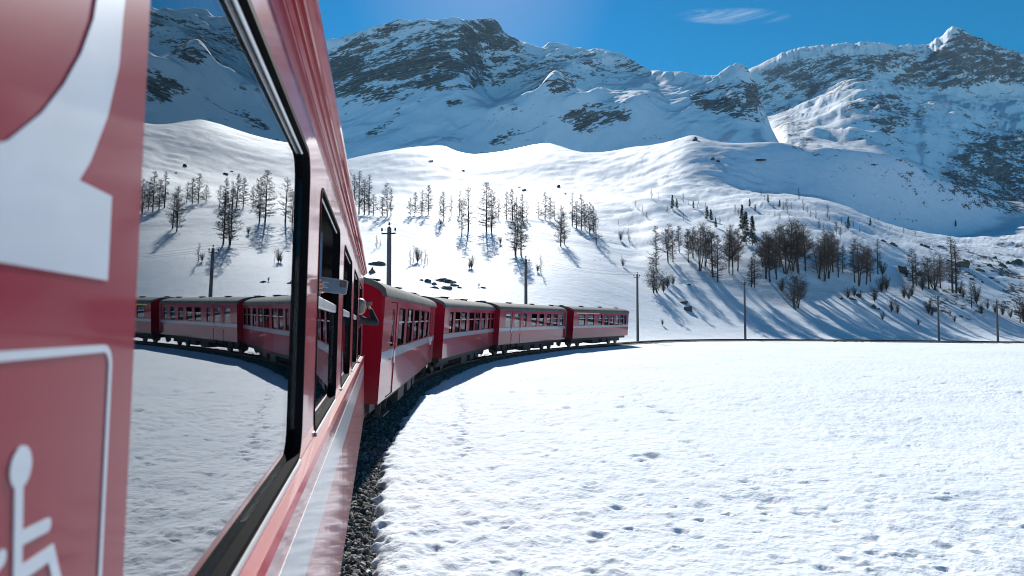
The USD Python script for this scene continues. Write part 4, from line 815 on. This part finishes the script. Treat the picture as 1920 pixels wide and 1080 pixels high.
UP = [(1192, 388, 12), (1205, 398, 14), (1213, 410, 14), (1222, 372, 18), (1235, 372, 11), (1251, 398, 14), (1261, 393, 28, 'pine', .9), (1269, 392, 20, 'pine'), (1281, 379, 19), (1291, 384, 9), (1282, 414, 14), (1300, 391, 15, 'pine'), (1308, 394, 12), (1310, 382, 10), (1323, 394, 16), (1326, 412, 26, 'pine', 1.1), (1333, 414, 22, 'pine', 1.3), (1342, 428, 20, 'pine'), (1350, 420, 14), (1378, 400, 17), (1385, 404, 14), (1392, 433, 50, 'pine', .8), (1399, 458, 62, 'pine', .9), (1411, 460, 56, 'pine', .9), (1406, 388, 16, 'pine'), (1416, 396, 14, 'pine'), (1427, 366, 13), (1434, 376, 11),
      (1440, 381, 17, 'pine'), (1450, 392, 12), (1462, 388, 14, 'pine'), (1470, 396, 18), (1476, 399, 26), (1484, 392, 14), (1498, 374, 24), (1506, 394, 22), (1514, 400, 14), (1453, 408, 14), (1480, 414, 14), (1462, 412, 12), (1520, 408, 14), (1530, 410, 16), (1552, 408, 24), (1556, 414, 10), (1536, 428, 20), (1545, 436, 18), (1578, 420, 14), (1591, 430, 24, 'pine'), (1586, 428, 14), (1600, 426, 14), (1612, 436, 12), (1632, 424, 16, 'pine'), (1648, 414, 7), (1668, 432, 8), (1694, 438, 12), (1716, 440, 12), (1792, 425, 13, 'pine'), (1568, 440, 24, 'grove_c'), (1576, 446, 20, 'grove_c')]
plant(['sapling', 'sapling', 'larch_ragged'], UP, 'young_tree', 'tree', lambda k, n: f'{"young dark pine" if k == "pine" else "young bare larch"} on the slope above the grove, {ordinal(n)} from the left', 'young trees on the upper slope')
SAP = [(706, 465, 24), (713, 462, 14), (769, 498, 30), (775, 494, 22), (783, 492, 32), (790, 494, 24), (797, 497, 30), (802, 494, 18), (880, 504, 14), (884, 503, 25), (891, 503, 10), (826, 422, 12), (906, 452, 12), (938, 458, 16), (1014, 512, 34), (1008, 510, 16), (1166, 492, 14), (1168, 500, 16), (1178, 450, 22), (1181, 456, 16), (1164, 452, 20), (898, 538, 8), (1160, 422, 10)]
plant(['shrub', 'sapling', 'sapling'], SAP, 'sapling', 'shrub', lambda k, n: f'{LOOK[k]} on the open slope behind the train, {ordinal(n)} from the left', 'saplings on the open slope')
SCR = [(1590, 560, 22), (1602, 556, 20), (1612, 560, 16), (1640, 566, 30), (1653, 548, 34), (1662, 545, 30), (1672, 585, 26), (1683, 588, 22), (1695, 560, 28), (1704, 562, 20), (1741, 588, 30), (1748, 592, 20), (1655, 600, 16), (1722, 610, 12), (1790, 604, 14), (1806, 560, 22), (1800, 552, 26), (1840, 590, 24), (1852, 580, 18), (1866, 588, 20), (1880, 592, 22), (1895, 596, 18), (1244, 548, 30), (1252, 540, 26), (1262, 534, 20), (1242, 610, 12), (1655, 516, 30), (1700, 520, 18), (1710, 556, 24)]
plant(['shrub'], SCR, 'shrub', 'shrub', lambda k, n: f'low bare shrub on the bank by the grove, {ordinal(n)} from the left', 'shrubs on the bank by the grove')

ROCKS = [(1281, 568, 20, 8), (1290, 583, 24, 13), (707, 497, 30, 12), (697, 512, 22, 22), (868, 483, 10, 2), (800, 529, 18, 6), (812, 533, 16, 5), (824, 527, 24, 8), (833, 524, 16, 7), (842, 530, 26, 9), (850, 536, 18, 6), (815, 540, 22, 5), (836, 541, 26, 6), (790, 526, 10, 4), (861, 540, 12, 4), (905, 540, 14, 3), (1292, 535, 8, 3), (1640, 578, 14, 7), (1648, 580, 8, 5), (1600, 562, 12, 7), (1577, 561, 10, 5), (1612, 556, 12, 6), (1303, 264, 14, 11),
         (1655, 452, 12, 4), (1676, 460, 18, 9), (1728, 461, 12, 7), (1738, 464, 18, 8), (1760, 462, 16, 4), (1800, 500, 34, 16), (1836, 507, 32, 10), (1812, 490, 12, 6), (1866, 484, 12, 6), (1858, 500, 14, 7), (1878, 500, 18, 9), (1892, 494, 12, 6), (1909, 494, 26, 13), (1820, 524, 12, 5), (1858, 522, 14, 4), (1842, 530, 8, 4), (1911, 588, 20, 7), (1695, 512, 28, 14), (1722, 515, 26, 12), (1336, 300, 12, 6), (1347, 304, 10, 5), (1424, 300, 40, 5), (808, 302, 12, 4), (868, 320, 7, 4), (1047, 351, 9, 5), (984, 357, 10, 4), (973, 351, 8, 3), (1060, 364, 5, 3)]
for i, (x, y, w, h) in enumerate(sorted(ROCKS)):
    P = ground_hit(x, y); W = w * P[1] / FPX / 2; Hh = h * P[1] / FPX; m = rock_mesh(100 + i, 3, 1.1, 1.0); m.apply_scale([W * 1.1, W * .8, Hh * 1.1]); m.apply_transform(trimesh.transformations.rotation_matrix(RNG.uniform(-.4, .4), [0, 0, 1]))
    t = obj('boulder', m, M_BOULDER, smooth=40); t.AddTranslateOp().Set(Gf.Vec3d(P[0], P[1] + W * .3, P[2] - Hh * .25)); tag(t, f'dark boulder bare of snow on the slope, {ordinal(i + 1)} from the left', 'boulder', 'boulders on the slopes')

# ------------------------------------------------------------------ people at the open windows
M_SKIN = mat('skin', {'t': ('texture_coordinate', {}), 'n': ('noise_texture', dict(scale=25.0, detail=3.0)), 'r': ('rgb_ramp', dict(ramp=[(.3, (.42, .24, .17)), (.7, (.52, .31, .23))])), 'p': ('principled_bsdf', dict(roughness=.5, subsurface_weight=.15, subsurface_scale=.01))}, [('t.object', 'n.vector'), ('n.fac', 'r.fac'), ('r.color', 'p.base_color')])
M_JACKET = plain('black_jacket', (0.016, 0.016, 0.019), 0.8, noise=0.3, scale=12, bump=0.4)
M_SHIRT = plain('plaid_shirt_dark_red', (0.09, 0.03, 0.03), 0.9, noise=0.6, scale=22)
M_HAIR = plain('brown_hair', (0.05, 0.033, 0.022), 0.6, noise=0.3, scale=40)
M_HAIRG = plain('grey_hair', (0.16, 0.145, 0.13), 0.6, noise=0.2, scale=40)
M_PHONE = plain('slate_phone_case', (0.16, 0.21, 0.26), 0.45, noise=0.06)
M_LENS = plain('camera_glass', (0.01, 0.01, 0.012), 0.1, coat=1.0)
def ball(p, r): return manifold3d.Manifold.sphere(r, 20).translate(tuple(map(float, p)))
def chain(points, radii):
    out = manifold3d.Manifold()
    for (p, r), (q, s) in zip(list(zip(points, radii))[:-1], list(zip(points, radii))[1:]): out += manifold3d.Manifold.batch_hull([ball(p, r), ball(q, s)])
    return out
def smooth(m, it=6, ln=.012):
    t = m.refine_to_length(ln).to_mesh(); t = trimesh.Trimesh(t.vert_properties[:, :3], t.tri_verts, process=True); trimesh.smoothing.filter_taubin(t, iterations=it); return t
def hand(wrist, palm_dir, spread_dir, normal, curl, sc=1.0, bend=(.6, .7, .5)):
    """Palm and five bent fingers; palm_dir from wrist to knuckles, spread_dir from little finger to index, fingers curl towards normal."""
    d, s, n = (np.asarray(v, float) / np.linalg.norm(v) for v in (palm_dir, spread_dir, normal)); w = np.asarray(wrist, float); out = manifold3d.Manifold()
    kn = [w + d * (.085 - .006 * abs(k - 1.2)) * sc + s * (k - 1.5) * .021 * sc * -1 for k in range(4)]
    out += manifold3d.Manifold.batch_hull([ball(w + s * .018 * sc, .017 * sc), ball(w - s * .018 * sc, .017 * sc)] + [ball(k, .0125 * sc) for k in (kn[0], kn[3])])
    for k, L in zip(range(4), (.070, .078, .072, .056)):
        a = 0; p = kn[k]; pts = [p]
        for ph, b in zip((.46, .31, .23), bend): a += b * curl; p = p + (d * math.cos(a) + n * math.sin(a)) * L * ph * sc; pts.append(p)
        out += chain(pts, [.0100 * sc, .0092 * sc, .0085 * sc, .0072 * sc])
    t0 = w + d * .02 * sc + s * .026 * sc; out += chain([t0, t0 + (d * .6 + s * .7 + n * .3) * .036 * sc, t0 + (d * 1.1 + s * .75 + n * .8) * .060 * sc], [.014 * sc, .011 * sc, .0085 * sc])
    return out
def head(c, face, sc=1.0):
    """Skull, jaw, nose, brows, ears and neck as one surface, looking along face."""
    f = np.asarray(face, float); f /= np.linalg.norm(f); u = np.array([0, 0, 1.0]); u = u - f * (u @ f); u /= np.linalg.norm(u); l = np.cross(u, f); c = np.asarray(c, float)
    B = lambda x, y, z, r: ball(c + (f * x + l * y + u * z) * sc, r * sc)
    m = manifold3d.Manifold.batch_hull([B(-.03, 0, .03, .088), B(.02, 0, .035, .080), B(.045, 0, -.085, .030), B(.02, .03, -.06, .04), B(.02, -.03, -.06, .04)])
    m += manifold3d.Manifold.batch_hull([B(.092, 0, .012, .010), B(.108, 0, -.022, .013), B(.085, 0, -.03, .016)])
    m += manifold3d.Manifold.batch_hull([B(.078, .035, .022, .014), B(.078, -.035, .022, .014)]); m += manifold3d.Manifold.batch_hull([B(.085, .018, -.058, .008), B(.085, -.018, -.058, .008)])
    for q in (-1, 1): m += manifold3d.Manifold.batch_hull([B(-.01, q * .086, .01, .012), B(-.012, q * .088, -.025, .009)])
    return m, B
def person(label, world, P, coat, hair, face, hands, group=None):
    """One continuous body (skin and clothes as children). P: joints in coach coordinates (along, across, up)."""
    W = {k: np.array(v, float) for k, v in P.items()}
    t = thing('person', label, 'person', matrix=world, group=group)
    hd, B = head(W['head'], face); neck = chain([W['head'] - [0, 0, .06], W['neck']], [.055, .060])
    body = manifold3d.Manifold.batch_hull([ball(W['neck'] - [0, 0, .08], .10), ball(W['shr'], .075), ball(W['shl'], .075)]) + manifold3d.Manifold.batch_hull([ball(W['shr'] - [0, 0, .04], .08), ball(W['shl'] - [0, 0, .04], .08), ball(W['hip'] + [.05, .10, .1], .13), ball(W['hip'] + [-.05, -.10, .1], .13)])
    body += chain([W['hip'] + [0, .09, 0], W['hip'] + [0, .10, -.42], W['hip'] + [0, .10, -.86]], [.105, .075, .055]) + chain([W['hip'] - [0, .09, 0], W['hip'] + [0, -.10, -.42], W['hip'] + [0, -.10, -.86]], [.105, .075, .055])
    sk = hd + neck
    for sde in ('r', 'l'):
        if 'el' + sde in W: body += chain([W['sh' + sde], W['el' + sde], W['wr' + sde]], [.062, .050, .040])
    for h in hands: sk += h
    obj('body', smooth(body, 8, .03), coat, t, smooth=True); obj('skin', smooth(sk, 3, .008), M_SKIN, t, smooth=True)
    hm = manifold3d.Manifold.batch_hull([B(-.045, 0, .045, .088), B(.0, 0, .062, .080), B(-.05, 0, -.03, .075)]); f = hm.to_mesh(); hv = smooth(hm, 2, .012); hv.vertices += (meshkit.fbm(hv.vertices * 60, 2, 3)[:, None] - .5) * .012; obj('hair', hv, hair, t, smooth=True)
    for q in (-1, 1):
        e = trimesh.creation.icosphere(2, .011); e.apply_translation(np.array(W['head']) + 0); f_ = np.asarray(face, float) / np.linalg.norm(face); u = np.array([0, 0, 1.0]); l = np.cross(u, f_); e.apply_translation(f_ * .083 + l * q * .032 + u * .004); obj('eye', e, M_LENS, t, smooth=True)
    return t
wl = lambda s, a, z: (s - S0, a - A0, z)
# the phone held out of the second window
PS, PZ = 3.92, 2.632
ph_c = np.array(wl(PS, .249, PZ)); tilt = .12
wr = np.array(wl(PS - .02, .415, PZ - .015))
hd1 = hand(wr, (.10, -1, .12), (0.05, .15, 1), (.8, 0, 0.05), .55)
person('passenger in dark plaid inside the second window holding a phone out', NEAR, dict(head=wl(3.62, .86, 2.66), neck=wl(3.60, .88, 2.50), shr=wl(3.70, .72, 2.40), shl=wl(3.46, 1.02, 2.40), hip=wl(3.55, .92, 1.86), elr=wl(3.84, .62, 2.46), wrr=wr, ell=wl(3.50, 1.02, 2.10), wrl=wl(3.66, .85, 1.98)), M_SHIRT, M_HAIR, (.85, -.5, .05), [hd1])
ph = thing('phone', 'slate grey phone with a white mark held out of the second window', 'phone', matrix=NEAR)
def tiltm(m):
    m = m.copy(); m.apply_transform(trimesh.transformations.rotation_matrix(tilt, [1, 0, 0])); m.apply_translation(ph_c); return m
obj('case', tiltm(extrude(rrect(-.0785, .0785, -.039, .039, .011), 'x', -.0045, .0045)), M_PHONE, ph)
obj('rim', tiltm(extrude(rrect(-.0800, .0800, -.0402, .0402, .012).difference(rrect(-.0775, .0775, -.038, .038, .011)), 'x', -.0052, .0052)), M_ALU, ph)
lens = extrude(rrect(-.072, -.038, -.002, .033, .008), 'x', -.0075, -.0045); obj('camera_bump', tiltm(lens), M_LENS, ph)
u_ring = rrect(.022, .054, -.018, .016, .004).difference(rrect(.014, .048, -.011, .009, .003)).union(sbox(.032, -.006, .046, -.002))
obj('white_mark', tiltm(extrude(u_ring, 'x', -.0056, -.0044)), M_WHITEF, ph)
# the one leaning out near the front end
e2 = np.array(wl(11.0, .03, 2.475)); w2 = np.array(wl(11.12, .115, 2.66))
hd2 = hand(w2, (.25, .35, 1), (1, -.2, 0), (.2, .9, .1), .7)
person('passenger in a black jacket leaning out near the front of the coach', NEAR, dict(head=wl(11.0, .27, 2.71), neck=wl(10.92, .36, 2.60), shr=wl(10.95, .31, 2.52), shl=wl(10.74, .62, 2.52), hip=wl(10.78, .75, 1.95), elr=e2, wrr=w2, ell=wl(10.82, .70, 2.15), wrl=wl(10.95, .55, 2.05)), M_JACKET, M_HAIRG, (.95, -.25, 0), [hd2])
cm = thing('compact_camera', 'small black camera in the raised hand of the passenger in black', 'camera', matrix=NEAR)
obj('camera_body', rbox(*(np.array([w2[0] - .02, w2[0] + .03, w2[1] - .02, w2[1] + .09, w2[2] + .08, w2[2] + .15])), .008), M_LENS, cm)

# ------------------------------------------------------------------ mountain air
M_HAZE = usdkit.material(stage, '/World/Looks/air', {'v': ('principled_volume', dict(color=(0.42, 0.68, 1.0), density=HAZE, anisotropy=0.3))}, volume='v.volume')
_lo, _hi = min(GZ.min(), V[..., 2].min()) - 1.0, max(GZ.max(), V[..., 2].max()) + 5.0; _R = 1.05 * max(np.abs(GX).max(), np.abs(V[..., :2]).max(), GY.max())
tag(obj('haze', bx(-_R, _R, -_R, _R, _lo, _hi), M_HAZE), 'thin blue mountain air between the camera and the far walls', 'haze', kind='stuff')
